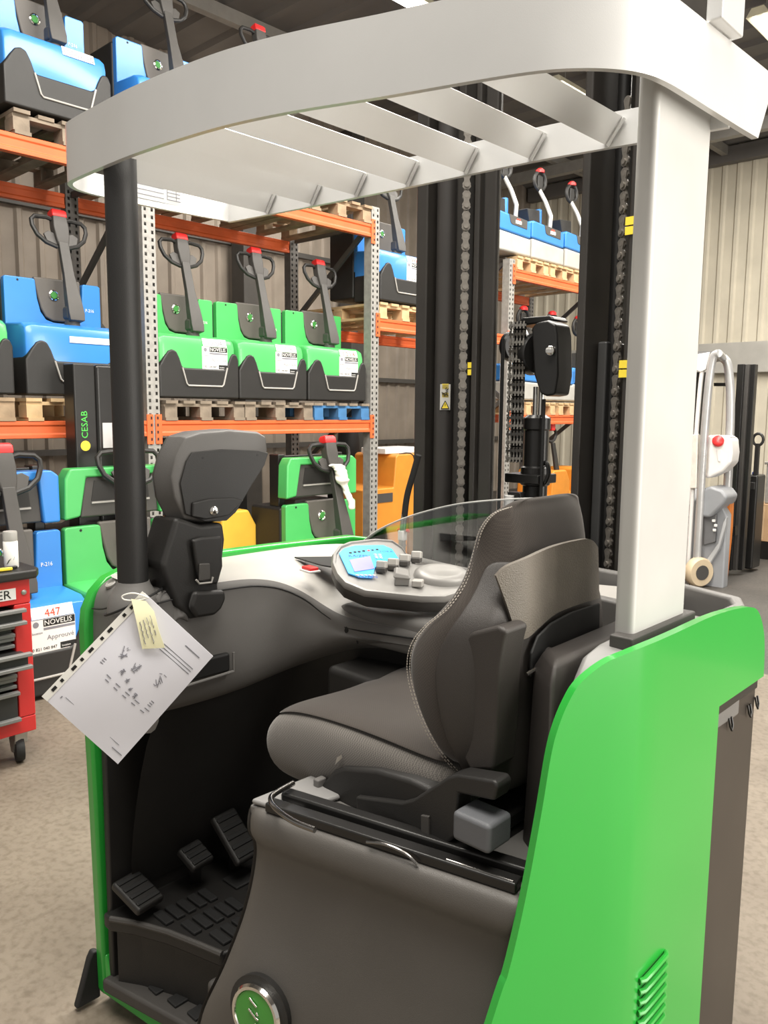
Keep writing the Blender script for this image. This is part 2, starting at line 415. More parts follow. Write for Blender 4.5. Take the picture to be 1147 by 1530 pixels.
# ------------------------------------------------------------------ pallets
PM = {}
def pallet(yc, z, label, m=WOOD, w=.70, x0=-5.09, depth=1.12, front=None):
    r = empty('wooden_pallet', (x0 - depth/2, yc, z), False); tag(r, label, 'pallet', 'wooden pallets on the rack')
    key = (m.name, w, depth, front.name if front else '')
    if key not in PM:
        d2 = depth / 2
        PM[key] = dict(
            top=MB().box((-d2, -.05, .122), (d2, .05, .144)).mesh('top_board', m),
            cross=MB().box((-.05, -w/2, .10), (.05, w/2, .122)).mesh('cross_board', front or m),
            block=MB().box((-.06, -.05, .022), (.06, .05, .10)).mesh('block', front or m),
            bot=MB().box((-d2, -.05, 0), (d2, .05, .022)).mesh('bottom_board', front or m))
    P = PM[key]
    def put(nm, me, x, y):
        o = bpy.data.objects.new(nm, me); COL.objects.link(o); o.parent = r; o.location = (x, y + random.uniform(-.004, .004), 0)
    ys = [-w/2 + .05, 0, w/2 - .05]
    for i in range(5): put('top_board', P['top'], random.uniform(-.012, .012), -w/2 + .05 + i*(w - .1)/4)
    for x in (-depth/2 + .07, 0, depth/2 - .07):
        put('cross_board', P['cross'], x, 0)
        for y in ys: put('block', P['block'], x, y)
    for y in ys: put('bottom_board', P['bot'], 0, y)
    return r
Z1, Z2, Z3 = 1.536, 3.256, 2.446
pallet(1.75, Z1, 'wooden pallet under the green pallet truck cut off by the left edge', WOOD)
pallet(2.52, Z1, 'wooden pallet under the blue pallet truck behind the black post', WOODL)
pallet(3.50, Z1, 'greyed wooden pallet under the leftmost of the three green pallet trucks', WOODG)
pallet(4.212, Z1, 'greyed wooden pallet under the middle of the three green pallet trucks', WOODG)
pallet(4.91, Z1, 'pallet with a blue painted front under the rightmost of the three green pallet trucks', WOODG, .66, front=WOODB)
pallet(1.72, Z2, 'wooden pallet at the top left edge on the upper beam', WOOD)
pallet(2.52, Z2, 'greyed pallet under the large blue pallet truck on the upper beam', WOODG)
pallet(3.475, Z2 - .01, 'wooden pallet under the upper blue pallet truck half hidden by the guard', WOOD)
pallet(4.19, Z2 - .01, 'dark pallet on the upper beam behind the guard corner', WOOD)
pallet(4.90, Z2 - .01, 'wooden pallet on the upper beam next to the second rack upright', WOOD)
pallet(5.72, Z3, 'pale pallet under the blue pallet truck beside the mast', WOODL)
pallet(6.55, Z3, 'pale empty pallet behind the mast on the raised beam', WOODL)
for i, (y, lab) in enumerate([(7.85, 'pale pallet under the leftmost grey and blue truck of the far top shelf'),
                              (8.52, 'pale pallet under the middle grey and blue truck of the far top shelf'),
                              (9.16, 'pale pallet under the rightmost grey and blue truck of the far top shelf')]):
    pallet(y, 3.156, lab, WOODL, .62)
pallet(8.10, 1.586, 'pale pallet behind the lift cylinder on the far lower beam', WOODL, .62)
pallet(8.80, 1.586, 'pale pallet under the blue and grey truck right of the lift cylinder', WOODL, .62)

# ------------------------------------------------------------------ the near reach truck
T = empty('reach_truck', (-1.27, 1.5, 0))
tag(T, 'large green and grey reach truck with silver overhead guard in the foreground', 'reach truck')

# ---- overhead guard
GB, GT = 2.14, 2.27
plan = [(-1.915, 1.40), (-1.93, 1.22), (-1.932, 1.08), (-1.93, 1.0), (-1.915, .955), (-1.88, .925), (-1.83, .917), (-1.70, .914), (-1.57, .914), (-1.42, .924), (-1.276, .942),
        (-1.135, .978), (-.98, 1.033), (-.84, 1.078), (-.745, 1.112), (-.69, 1.143), (-.645, 1.185), (-.615, 1.235), (-.604, 1.29), (-.60, 1.36), (-.597, 1.45), (-.592, 1.58)]
pp = spline([(x, y, 0) for x, y in plan], 5)
rows = [[(p.x, p.y, z) for p in pp] for z in (GB, GT)]
rows[0].append((-.588, 1.655, GB)); rows[1].append((-.587, 1.725, GT))
MB().loft(rows, closed=False, caps=False).build('guard_band', SILVER, T, smooth=True, solid=.012, off=0, ang=60)
fb = spline([(-1.915, 1.40, 0), (-1.6, 1.437, 0), (-1.283, 1.468, 0), (-.973, 1.493, 0), (-.749, 1.53, 0), (-.60, 1.555, 0)], 5)
MB().loft([[(p.x, p.y, 2.138) for p in fb], [(p.x, p.y + .004, 2.205) for p in fb]], closed=False, caps=False).build('guard_front_bar', SILVER, T, smooth=True, solid=.01, off=0, ang=60)
def ylerp(P, x):
    for a, b in zip(P, P[1:]):
        if min(a.x, b.x) <= x <= max(a.x, b.x) and abs(a.x - b.x) > 1e-6: return a.y + (b.y - a.y) * (x - a.x) / (b.x - a.x)
    return P[-1].y
rear = [p for p in pp if p.y < 1.25 and p.x > -1.9]
for x in (-1.76, -1.60, -1.455, -1.30, -1.14, -.98, -.82):
    ya = ylerp(rear, x) + .004; yb = ylerp(fb, x) - .004; yb2 = ylerp(fb, x + .04) - .004; ya2 = ylerp(rear, x + .04) + .004
    b = MB().add([(x, ya, 2.142), (x + .030, ya2, 2.190), (x + .030, yb2, 2.190), (x, yb, 2.142),
                  (x - .006, ya, 2.148), (x + .024, ya2, 2.194), (x + .024, yb2, 2.194), (x - .006, yb, 2.148)],
                 [(0,1,2,3), (7,6,5,4), (0,4,5,1), (1,5,6,2), (2,6,7,3), (3,7,4,0)])
    s = b.build('guard_slat', SILVER, T)
    MB().tube([(x + .002, yb - .006, 2.140), (x + .032, yb2 - .006, 2.188)], .0045, 6).build('weld', SILVER, s, smooth=True)
# gusset closing the right rear corner, under the band
MB().prism([(-.745, 1.118, 0), (-.69, 1.15, 0), (-.645, 1.192, 0), (-.618, 1.24, 0), (-.612, 1.29, 0), (-.607, 1.56, 0), (-.64, 1.56, 0), (-.66, 1.33, 0), (-.70, 1.235, 0)], (0, 0, .006)).build('corner_plate', SILVER, T).location.z = 2.19
#MB().prism([(-1.755, .922, 0), (-1.60, .922, 0), (-1.60, 1.44, 0), (-1.615, 1.44, 0), (-1.68, 1.02, 0), (-1.925, 1.02, 0), (-1.90, .94, 0)], (0, 0, .006)).build('corner_plate', SILVER, T).location.z = 2.20
# printed capacity chart on the left side of the guard
ch = MB().box((-1.9235, 1.075, 2.155), (-1.922, 1.335, 2.245)).build('capacity_chart', mat('chart_plate', (.55, .56, .56), .5), T)
pr = MB()
for k in range(6): pr.box((-1.922, 1.10, 2.165 + k*.012), (-1.9213, 1.20, 2.1665 + k*.012))
for k in range(8): pr.box((-1.922, 1.21, 2.165 + k*.009), (-1.9213, 1.32, 2.1666 + k*.009))
for k in range(5): pr.box((-1.922, 1.21 + k*.027, 2.165), (-1.9213, 1.2112 + k*.027, 2.229))
pr.build('print', INK, ch)
for p in [(-1.93, 1.28, 2.21)]: pass
# ---- posts
bx_, by_ = -1.708, .958
MB().lathe([(.0355, 1.20), (.0355, 2.20)], (bx_, by_, 0), n=28).build('guard_post', mat('black_post_sleeve', (.017, .0165, .016), .5, var=.06, bump=.2, bscale=500), T, smooth=True, ang=60)
MB().lathe([(.062, 1.14), (.060, 1.165), (.050, 1.19), (.040, 1.205), (.037, 1.215), (.03, 1.215)], (bx_, by_, 0), n=28).build('post_collar', GREY, T, smooth=True, ang=60)
MB().box((-.668, 1.325, 1.12), (-.63, 1.555, 2.20)).build('side_post', POSTG, T, bevel=.012, seg=3)
# beacon bracket on top of the right side
MB().box((-.598, 1.42, 2.272), (-.57, 1.52, 2.60)).build('beacon_post', SILVER, T, bevel=.004)

# ---- right side: green panel
LP = (-.58, 1.27, -.66, 1.05)
left_e = [(-0.681,0.993,0.633),(-0.67,1.022,0.713),(-0.66,1.05,0.834),(-0.651,1.074,0.97),(-0.646,1.089,1.068),(-0.641,1.101,1.114),(-0.635,1.119,1.153),(-0.626,1.142,1.183),(-0.61,1.189,1.209),(-0.591,1.241,1.22)]
side_e = [(-0.58,1.293,1.225),(-0.58,1.408,1.225),(-0.58,1.555,1.225),(-0.58,1.677,1.218),(-0.58,1.781,1.205)]
top = [(-.745, .815, .10)] + [tuple(p) for p in left_e] + [tuple(p) for p in side_e] + [(-.58, 1.835, 1.185), (-.58, 1.875, 1.14), (-.58, 1.893, 1.09), (-.58, 1.900, 1.03)]
def splan(x, y):
    """plan of the panel, rounded where the side turns into the rear"""
    return x
tp = spline(top, 6)
cols = []
for p in tp:
    x, y, z = p
    # soft crease: blend the two planes
    d = (y - 1.27)
    xl = -.58 + d * (.08 / .22); r = .05
    xs = -.58
    h = max(0, 1 - abs(d) / .07)
    x = min(xl, xs) - .0045 * h * h
    zb = .10 if y < 1.632 else 1.022
    cols.append((x, y, z, zb))
out = []
for i, c in enumerate(cols):
    if i and cols[i-1][3] != c[3]:
        y = 1.632; out.append((-.58, y, c[2], .10)); out.append((-.58, y + .001, c[2], 1.022))
    out.append(c)
R = 10
V = []; 
for (x, y, z, zb) in out: V.append([(x, y, zb + max(z - zb, .002) * k / R) for k in range(R + 1)])
MB().loft(V, closed=False, caps=False).build('green_side_panel', GREEN, T, smooth=True, solid=.016, off=1, ang=70)
# louvres low on the panel
for k in range(7):
    z = .578 - k * .0215
    o = MB().box((-.5795, 1.318, z - .004), (-.5785, 1.425, z + .006)).build('louvre_slot', BLK, T)
    MB().tube([(-.5785, 1.316, z + .006), (-.573, 1.325, z + .007), (-.572, 1.36, z + .008), (-.573, 1.418, z + .007), (-.5785, 1.427, z + .006)], .0055, 8).build('louvre', GREEN, o, smooth=True)
# grey trim behind the panel edge and round the side post
sh = [tuple(p) for p in [(-0.647,1.14,1.156),(-0.639,1.163,1.191),(-0.633,1.178,1.213),(-0.622,1.21,1.232)]]
MB().loft([[(-.60, 1.60, .9), (-.60, 1.60, 1.21), (-.685, 1.60, 1.215), (-.70, 1.60, .9)], [(-.60, 1.30, .9), (-.60, 1.30, 1.20), (-.685, 1.30, 1.205), (-.70, 1.30, .9)],
           [(-.605, 1.25, .9), (-.605, 1.25, 1.19), (-.685, 1.25, 1.195), (-.70, 1.235, .9)], [(-.615, 1.215, .9), (-.615, 1.215, 1.165), (-.68, 1.215, 1.17), (-.69, 1.20, .9)],
           [(-.625, 1.18, .9), (-.625, 1.18, 1.10), (-.675, 1.18, 1.10), (-.68, 1.17, .9)]]).build('shoulder_trim', MIDG, T, bevel=.012, seg=3)
MB().box((-.662, 1.30, 1.2), (-.618, 1.58, 1.226)).build('post_socket', GREYD, T, bevel=.004)
# storage tray beside the post
tr_o = [(-.80, 1.62), (-.60, 1.60), (-.597, 1.80), (-.63, 1.87), (-.80, 1.93), (-1.05, 1.96), (-1.05, 1.66)]
tr_i = [(-.79, 1.65), (-.625, 1.63), (-.622, 1.79), (-.65, 1.845), (-.80, 1.90), (-1.03, 1.93), (-1.03, 1.69)]
MB().loft([[(x, y, .95) for x, y in tr_o], [(x, y, 1.205) for x, y in tr_o], [(x, y, 1.205) for x, y in tr_i], [(x*.98 - .02, y, 1.10) for x, y in tr_i]]).build('storage_tray', GREY, T, bevel=.008, seg=2)

# ---- battery side, black steel
bt = MB().box((-1.86, 1.642, .12), (-.60, 1.915, 1.012)).build('battery_box', BROWN, T, bevel=.004)
MB().box((-.606, 1.636, .985), (-.597, 1.918, 1.016)).build('battery_edge', BLACKM, bt, bevel=.003)
for _, y, z in [(-0.597,1.75,0.949),(-0.597,1.866,0.947),(-0.597,1.913,0.954)]:
    MB().tube([(-.597, y - .007, z + .012), (-.593, y - .007, z - .006), (-.592, y, z - .016), (-.593, y + .007, z - .006), (-.597, y + .007, z + .012)], .0025, 8).build('lifting_eye', BLACKM, bt, smooth=True)
for y in (1.68, 1.78): MB().lathe([(.012, 0), (.011, .012), (.006, .016)], (-.64, y, 1.012), n=12).build('battery_bolt', STEEL, bt, smooth=True)

# ---- rear centre panel below the seat
P0, P1 = Vector((-1.27, .925, 0)), Vector((-.66, 1.052, 0))
def rear_pt(s, z, out_=0):
    d = (P1 - P0).normalized(); n = Vector((d.y, -d.x, 0)); p = P0 + (P1 - P0) * s + n * out_
    return (p.x, p.y, z)
# left boundary s(z), right boundary follows the green panel
sl = lerpfn([.05, .30, .45, .60, .70, .815], [-.20, -.20, -.07, .0, .02, .03])
sr = lerpfn([.1, .4, .63, .82], [.80, .88, .94, .985])
rowz = [.825, .820, .80, .765, .745, .72, .66, .58, .50, .42, .34, .26, .10]
outw = [-.03, -.002, .006, .008, -.010, -.020, -.016, -.004, .010, .022, .028, .03, .03]
rows = []
for z, o_ in zip(rowz, outw):
    s0 = sl(z); row = []
    for k in range(15):
        s = s0 + (sr(z) - s0) * k / 14
        e = 0
        if z < .55: e = .022 * math.exp(-((s - .14) / .16) ** 2) * math.exp(-((z - .43) / .11) ** 2)
        edge = -.02 if k == 0 else 0
        row.append(rear_pt(s, z + (0.0), o_ + e + edge))
    rows.append(row)
MB().loft(rows, closed=False, caps=False).build('rear_panel', REARP, T, sub=2, smooth=True, solid=.02)
# left return of the rear panel towards the footwell
rows = []
for z, o_ in zip(rowz, outw):
    p = Vector(rear_pt(sl(z), z, o_ - .02)); rows.append([p, p + Vector((.004, .08, 0)), p + Vector((.03, .35, 0)), p + Vector((.03, .55, 0))])
MB().loft(rows, closed=False, caps=False).build('rear_panel_side', REARP, T, smooth=True, sub=1)
# seat platform
MB().prism([rear_pt(.03, .80, -.02), rear_pt(.96, .80, -.02), (-.66, 1.62, .80), (-1.24, 1.62, .80)], (0, 0, .02)).build('seat_platform', GREY, T, bevel=.004)
MB().prism([rear_pt(.035, .822, -.02), rear_pt(.20, .822, -.022), (-1.10, 1.30, .822), (-1.24, 1.30, .822)], (0, 0, .012)).build('platform_pad', MIDG, T, bevel=.006)
# emblem
ez = .43; ec = Vector(rear_pt(.145, ez, .048)); d_ = (P1 - P0).normalized(); en = Vector((d_.y, -d_.x, .10)).normalized()
em = MB().lathe([(.072, -.02), (.074, -.004), (.0, .001)], ec, en, 36).build('emblem_seat', BLACK, T, smooth=True)
MB().lathe([(.060, -.01), (.061, .004), (.057, .010), (.051, .010), (.049, .006), (.0, .006)], ec, en, 40).build('emblem', CHROME, T, smooth=True, ang=30)
MB().lathe([(.0492, .006), (.049, .0075), (0, .0085)], ec, en, 40).build('emblem_disc', mat('emblem_green', (.05, .30, .035), .3, coat=.5), T, smooth=True)
eu = (Vector((0, 0, 1)) - en * en.z).normalized(); er = eu.cross(en)
def epos(a, b): return ec + en * .0105 + er * a + eu * b
lg = MB()
for a0, b0, a1, b1 in ((-.014, .034, .006, .022), (-.014, .012, .008, -.002), (.006, .012, .010, .006), (.006, .000, .012, -.002), (.004, -.012, .016, -.022), (.014, -.028, .024, -.034), (-.010, -.024, -.002, -.032)):
    lg.bar(epos(a0, b0), epos(a1, b1), .0045, .003, en)
lg.build('emblem_mark', CHROME, T, bevel=.001)

# ---- footwell: floor, step, mats, pedals
f_edge = [(-1.846,0.937,0.3),(-1.784,0.973,0.3),(-1.689,1.012,0.3),(-1.584,1.041,0.3),(-1.522,1.057,0.3)]
MB().prism([(p[0], p[1], .26) for p in f_edge] + [(-1.30, 1.72, .26), (-1.88, 1.72, .26), (-1.88, f_edge[0][1], .26)], (0, 0, .04)).build('footwell_floor', BLACK, T, bevel=.008)
MB().prism([(p[0], p[1] + .02, .08) for p in f_edge] + [(-1.30, 1.45, .08), (-1.88, 1.45, .08)], (0, 0, .18)).build('step_riser', BLACK, T)
MB().tube([(p[0], p[1] + .003, .297) for p in f_edge], .008, 8).build('floor_edge', GREYD, T, smooth=True)
MB().prism([(-1.89, .93, .07), (-1.60, .99, .07), (-1.35, 1.00, .07), (-1.35, 1.35, .07), (-1.89, 1.35, .07)], (0, 0, .04)).build('lower_step', GREYD, T, bevel=.01)
for k in range(4):
    MB().box((-1.84 + k*.075, .985 + k*.01, .11), (-1.80 + k*.075, 1.20, .118)).build('step_tread', BLACKR, T, bevel=.003)
for k in range(4):
    x = -1.74 + k*.085
    for j in range(5):
        MB().box((x - .032, 1.02 + .035*k*.8 + j*.034, .30), (x + .032, 1.045 + .035*k*.8 + j*.034, .309)).build('mat_pad', BLACKR, T, bevel=.003)
    MB().box((x - .034, 1.24 + .02*k, .30), (x + .034, 1.60, .308)).build('mat_strip', BLACKR, T, bevel=.004)
def pedal(c, w, l, tilt, yaw, z0, grooves=4):
    Rm = Matrix.Rotation(yaw, 3, 'Z') @ Matrix.Rotation(tilt, 3, 'Y')
    o = MB().box((-l/2, -w/2, -.012), (l/2, w/2, .012), Rm, c).build('pedal', BLACK, T, bevel=.008, seg=3)
    for k in range(grooves):
        u = -l/2 + l*(k + .7)/(grooves + .4)
        MB().box((u - .006, -w*.42, .011), (u + .006, w*.42, .016), Rm, c).build('pedal_rib', BLACKR, o, bevel=.002)
    MB().bar(Vector(c), (c[0] - .05, c[1] + .03, z0), .03, .05).build('pedal_arm', BLACKM, o)
pedal((-1.90 + .09, 1.00, .36), .085, .115, .35, .15, .30)
pedal((-1.79, 1.165, .40), .075, .075, .5, .15, .30, 3)
pedal((-1.765, 1.28, .42), .085, .15, .75, .1, .30, 5)
# black inner walls of the footwell
MB().box((-1.895, .955, .08), (-1.87, 1.72, 1.10)).build('footwell_wall', BLACK, T, bevel=.006)
MB().box((-1.87, 1.70, .08), (-.70, 1.725, 1.10)).build('footwell_wall', BLACK, T)
MB().box((-1.52, 1.40, .3), (-1.3, 1.70, .95)).build('footwell_wall', BLACK, T, bevel=.02)

MB().prism([(-1.45, .965, .05), (-1.36, .945, .05), (-1.36, 1.2, .05), (-1.43, 1.2, .05)], (0, 0, .27)).build('step_side', GREYD, T, bevel=.012, seg=3)
# ---- left green shell
lo = [(.945, .04), (.938, .60), (.930, 1.06), (.936, 1.11), (.958, 1.155), (.995, 1.188), (1.05, 1.206), (1.17, 1.216), (1.54, 1.21), (1.885, 1.20), (2.02, 1.175), (2.03, .9), (2.03, .06)]
MB().prism([(-1.945, y, z) for y, z in lo], (.042, 0, 0)).build('green_left_panel', GREEN, T, bevel=.010, seg=3)
MB().prism([(-1.935, .945, .04), (-1.62, .985, .04), (-1.62, .995, .085), (-1.88, .955, .10), (-1.90, .95, .16), (-1.935, .945, .16)], (0, .03, 0)).build('green_sill', GREEN, T, bevel=.006)
MB().prism([(-1.968, y, z) for y, z in ((.955, .15), (.938, .155), (.926, .135), (.905, .07), (.885, .012), (.955, .012))], (.024, 0, 0)).build('corner_bumper', BLACKR, T, bevel=.006)
# ---- grey liner: left shoulder, ledge and instrument wall
cx_ = [(-1.66, .985), (-1.655, 1.05), (-1.655, 1.12), (-1.65, 1.20), (-1.64, 1.27), (-1.62, 1.335), (-1.59, 1.39), (-1.545, 1.43), (-1.48, 1.455), (-1.30, 1.48), (-1.10, 1.50), (-.90, 1.51), (-.74, 1.51)]
tz = [1.185, 1.19, 1.19, 1.19, 1.187, 1.172, 1.14, 1.095, 1.068, 1.075, 1.09, 1.10, 1.10]
bz = [.872, .868, .866, .868, .876, .898, .922, .95, .985, 1.0, 1.01, 1.01, 1.01]
oc = [(-1.905, .985), (-1.905, 1.05), (-1.905, 1.12), (-1.905, 1.22), (-1.905, 1.36), (-1.905, 1.55), (-1.905, 1.75), (-1.80, 1.88), (-1.62, 1.90), (-1.35, 1.90), (-1.12, 1.90), (-.9, 1.90), (-.74, 1.90)]
oz = [1.195]*6 + [1.19, 1.185, 1.16, 1.15, 1.16, 1.18, 1.18]
rows = []
NN = len(cx_)
def mix(a, b, t): return (a[0] + (b[0]-a[0])*t, a[1] + (b[1]-a[1])*t)
def inward(i):
    a = Vector(cx_[max(i-1, 0)]); b = Vector(cx_[min(i+1, NN-1)]); d = (b - a).normalized(); return Vector((d.y, -d.x))
spec_rows = []
for kind in range(9):
    row = []
    for i in range(NN):
        c = Vector(cx_[i]); o_ = Vector(oc[i]); n = inward(i)
        if kind == 0: p = o_; z = oz[i]
        elif kind == 1: p = o_ + (c - o_) * .45; z = oz[i] + (tz[i] - oz[i]) * .35 + .004
        elif kind == 2: p = c - n * .035; z = tz[i] + .001
        elif kind == 3: p = c - n * .008; z = tz[i] - .003
        elif kind == 4: p = c + n * .002; z = tz[i] - .018
        elif kind == 5: p = c - n * .004; z = tz[i] - .05
        elif kind == 6: p = c + n * .004; z = (tz[i] + bz[i]) / 2
        elif kind == 7: p = c - n * .006; z = bz[i] + .03
        else: p = c - n * .06; z = bz[i]
        row.append((p.x, p.y, z))
    spec_rows.append(row)
MB().loft(spec_rows[:4], closed=False, caps=False).build('ledge', GREYL, T, smooth=True, sub=2)
MB().tube(spline([(p[0] , p[1], p[2] - .004) for p in spec_rows[4]], 4), .0022, 6).build('ledge_seam', BLK, T)
MB().loft(spec_rows[3:], closed=False, caps=False).build('liner_panel', GREY, T, smooth=True, sub=2)
# underside of the liner
MB().loft([spec_rows[8], [(-1.862 if i < 7 else p[0], p[1] if i < 7 else p[1] + .2, .34) for i, p in enumerate(spec_rows[8])]], closed=False, caps=False).build('knee_panel', BLACK, T, smooth=True, sub=2)
# pocket in the liner
MB().box((-1.66, 1.035, .955), (-1.640, 1.185, 1.005)).build('pocket', BLK, T, bevel=.008)
MB().tube([(-1.638, 1.03, .95), (-1.636, 1.19, .955), (-1.637, 1.192, 1.005)], .004, 8).build('pocket_lip', GREY, T, smooth=True)
# seams
MB().tube(spline([(-1.508,1.462,1.078),(-1.491,1.462,1.059),(-1.47,1.462,1.036),(-1.46,1.462,1.007)], 4), .0025, 6).build('liner_seam', BLK, T)
MB().lathe([(.010, 0), (.010, .003), (.005, .004)], (-1.493,1.452,1.042), (0, -1, 0), 14).build('liner_screw', BLK, T)
# left shoulder cap
cap = [[(-1.905, .952, .84), (-1.80, .950, .84), (-1.70, .958, .84), (-1.64, .985, .84)],
       [(-1.905, .950, 1.06), (-1.80, .948, 1.06), (-1.70, .955, 1.06), (-1.645, .985, 1.06)],
       [(-1.905, .955, 1.135), (-1.80, .952, 1.145), (-1.70, .960, 1.15), (-1.65, .99, 1.15)],
       [(-1.905, .975, 1.17), (-1.80, .972, 1.18), (-1.70, .98, 1.185), (-1.66, 1.00, 1.18)],
       [(-1.905, 1.01, 1.19), (-1.80, 1.01, 1.196), (-1.70, 1.015, 1.2), (-1.665, 1.02, 1.19)],
       [(-1.905, 1.08, 1.197), (-1.80, 1.08, 1.2), (-1.70, 1.08, 1.2), (-1.66, 1.08, 1.19)]]
MB().loft(cap, closed=False, caps=False).build('shoulder_cap', GREY, T, smooth=True, sub=2)
MB().tube(spline([(-1.90, .950, 1.115), (-1.84, .947, 1.125), (-1.78, .946, 1.145)], 4), .002, 6).build('cap_seam', BLK, T)
MB().lathe([(.016, 0), (.016, .006), (.011, .008), (.010, .003), (0, .003)], (-1.86, .985, 1.178), (0, -.5, .86), 20).build('cap_plug', GREYL, T, smooth=True)
# red emergency switch on the ledge
sw = MB().box((-.022, -.014, 0), (.022, .014, .012), Matrix.Rotation(-.15, 3, 'Z'), (-1.608,1.427,1.187)).build('red_switch', REDB, T, bevel=.003)
MB().box((-.026, -.018, -.002), (.026, .018, .004), Matrix.Rotation(-.15, 3, 'Z'), (-1.608,1.427,1.187)).build('switch_base', WHITE, T, bevel=.002)
MB().prism([(-1.785,1.523,1.186),(-1.682,1.644,1.186),(-1.578,1.504,1.186),(-1.639,1.497,1.186)], (0, 0, .004)).build('ledge_recess', BLK, T)

# ---- tilting pad on its stalk in front of the driver
PADG = mat('pad_plastic', (.105, .10, .095), .45, var=.05, bump=.3, bscale=900)
PX = -1.655
slab = [(-1.655,1.039,1.409),(-1.655,1.033,1.462),(-1.655,1.049,1.512),(-1.655,1.076,1.555),(-1.655,1.119,1.566),(-1.655,1.208,1.571),(-1.655,1.302,1.563),(-1.655,1.326,1.551),(-1.655,1.33,1.516),(-1.655,1.314,1.485),(-1.655,1.261,1.418),(-1.655,1.218,1.36),(-1.655,1.189,1.339),(-1.655,1.126,1.341),(-1.655,1.067,1.354)]
slab_b = [(p[0] - .075, p[1] - .02, p[2] + .0) for p in slab]
cy = sum(p[1] for p in slab)/len(slab); cz = sum(p[2] for p in slab)/len(slab)
def sc(P, k, dx): return [(p[0] + dx, cy + (p[1]-cy)*k, cz + (p[2]-cz)*k) for p in P]
MB().loft([sc(slab_b, .80, 0), sc(slab_b, .95, .012), sc(slab_b, 1.0, .03), sc(slab, 1.0, -.018), sc(slab, .965, -.004), sc(slab, .88, 0)]).build('tilting_pad', PADG, T, bevel=.004, seg=2)
face = [(-1.653,1.068,1.37),(-1.653,1.055,1.445),(-1.653,1.073,1.495),(-1.653,1.09,1.517),(-1.653,1.175,1.522),(-1.653,1.287,1.515),(-1.653,1.32,1.508),(-1.653,1.308,1.478),(-1.653,1.256,1.416),(-1.653,1.215,1.362),(-1.653,1.186,1.343),(-1.653,1.122,1.347)]
MB().prism(face, (.005, 0, 0)).build('pad_underside', BLACK, T, bevel=.002)
MB().prism([(-1.648,1.084,1.397),(-1.648,1.13,1.403),(-1.648,1.2,1.401),(-1.648,1.235,1.392),(-1.648,1.188,1.356),(-1.648,1.119,1.353),(-1.648,1.081,1.363)], (.008, 0, 0)).build('pad_grip', BLACK, T, bevel=.004)
MB().lathe([(.011, 0), (.011, .004), (.006, .006)], (-1.64,1.141,1.373), (1, -.2, 0), 16).build('pad_latch', CHROME, T, smooth=True)
for q in [(-1.649,1.119,1.503),(-1.649,1.284,1.504)]: MB().lathe([(.004, 0), (.003, .0015)], q, (1, 0, 0), 10).build('pad_screw', BLK, T)
st = [(-1.65,1.04,1.366),(-1.65,1.11,1.34),(-1.65,1.175,1.34),(-1.65,1.181,1.296),(-1.65,1.169,1.222),(-1.65,1.156,1.18),(-1.65,1.166,1.151),(-1.65,1.157,1.13),(-1.65,1.141,1.111),(-1.65,1.076,1.109),(-1.65,1.034,1.151),(-1.65,0.997,1.254)]
MB().prism([(p[0] - .085, p[1] - .01, p[2]) for p in st], (.09, .01, 0)).build('stalk', BLACK, T, bevel=.012, seg=3)
MB().prism([(-1.642,1.072,1.309),(-1.642,1.099,1.313),(-1.642,1.157,1.31),(-1.642,1.159,1.233),(-1.642,1.143,1.19),(-1.642,1.094,1.198),(-1.642,1.083,1.235)], (.014, 0, 0)).build('stalk_cover', BLACK, T, bevel=.010, seg=3)
MB().prism([(-1.64,1.071,1.185),(-1.64,1.159,1.174),(-1.64,1.162,1.151),(-1.64,1.148,1.128),(-1.64,1.128,1.115),(-1.64,1.075,1.118),(-1.64,1.057,1.149)], (.020, 0, 0)).build('stalk_foot', BLACK, T, bevel=.012, seg=3)
MB().prism([(-1.626,1.085,1.251),(-1.626,1.115,1.248),(-1.626,1.116,1.208),(-1.626,1.083,1.208)], (.006, 0, 0)).build('stalk_lever', GREYD, T, bevel=.004)
MB().tube([(-1.622,1.075,1.213),(-1.622,1.084,1.202),(-1.622,1.119,1.2),(-1.622,1.123,1.213)], .0025, 6).build('lever_rim', GREYL, T)
# grey collar of the stalk
MB().loft([[(-1.80, 1.03, 1.19), (-1.66, 1.03, 1.19), (-1.655, 1.03, 1.10), (-1.80, 1.03, 1.10)], [(-1.80, 1.05, 1.225), (-1.67, 1.05, 1.22), (-1.645, 1.05, 1.12), (-1.80, 1.05, 1.10)],
           [(-1.80, 1.075, 1.235), (-1.69, 1.075, 1.225), (-1.645, 1.075, 1.10), (-1.80, 1.075, 1.10)]]).build('stalk_collar', GREY, T, bevel=.012, seg=3)

# ---- control console
CONSG = mat('console_silver', (.27, .262, .25), .4, metal=.15, var=.04)
CP = Vector((-1.3, 1.5, 1.17)); CN = Vector((.3, -.15, .94)).normalized()
ctop = [(-1.508,1.415,1.223),(-1.541,1.449,1.239),(-1.562,1.488,1.252),(-1.563,1.532,1.259),(-1.535,1.605,1.262),(-1.504,1.64,1.258),(-1.463,1.637,1.244),(-1.408,1.608,1.221),(-1.381,1.605,1.213),(-1.342,1.665,1.21),(-1.302,1.696,1.202),(-1.267,1.69,1.19),(-1.235,1.658,1.174),(-1.222,1.61,1.163),(-1.233,1.545,1.156),(-1.267,1.494,1.159),(-1.313,1.446,1.166),(-1.366,1.393,1.174),(-1.42,1.376,1.189),(-1.463,1.389,1.204)]
cc = sum((Vector(p) for p in ctop), Vector()) / len(ctop)
def cs(k, h): return [cc + (Vector(p) - cc) * k + CN * h for p in ctop]
MB().loft([cs(.90, -.052), cs(.985, -.042), cs(1.0, -.012)]).build('console_body', GREYD, T, smooth=True, ang=50)
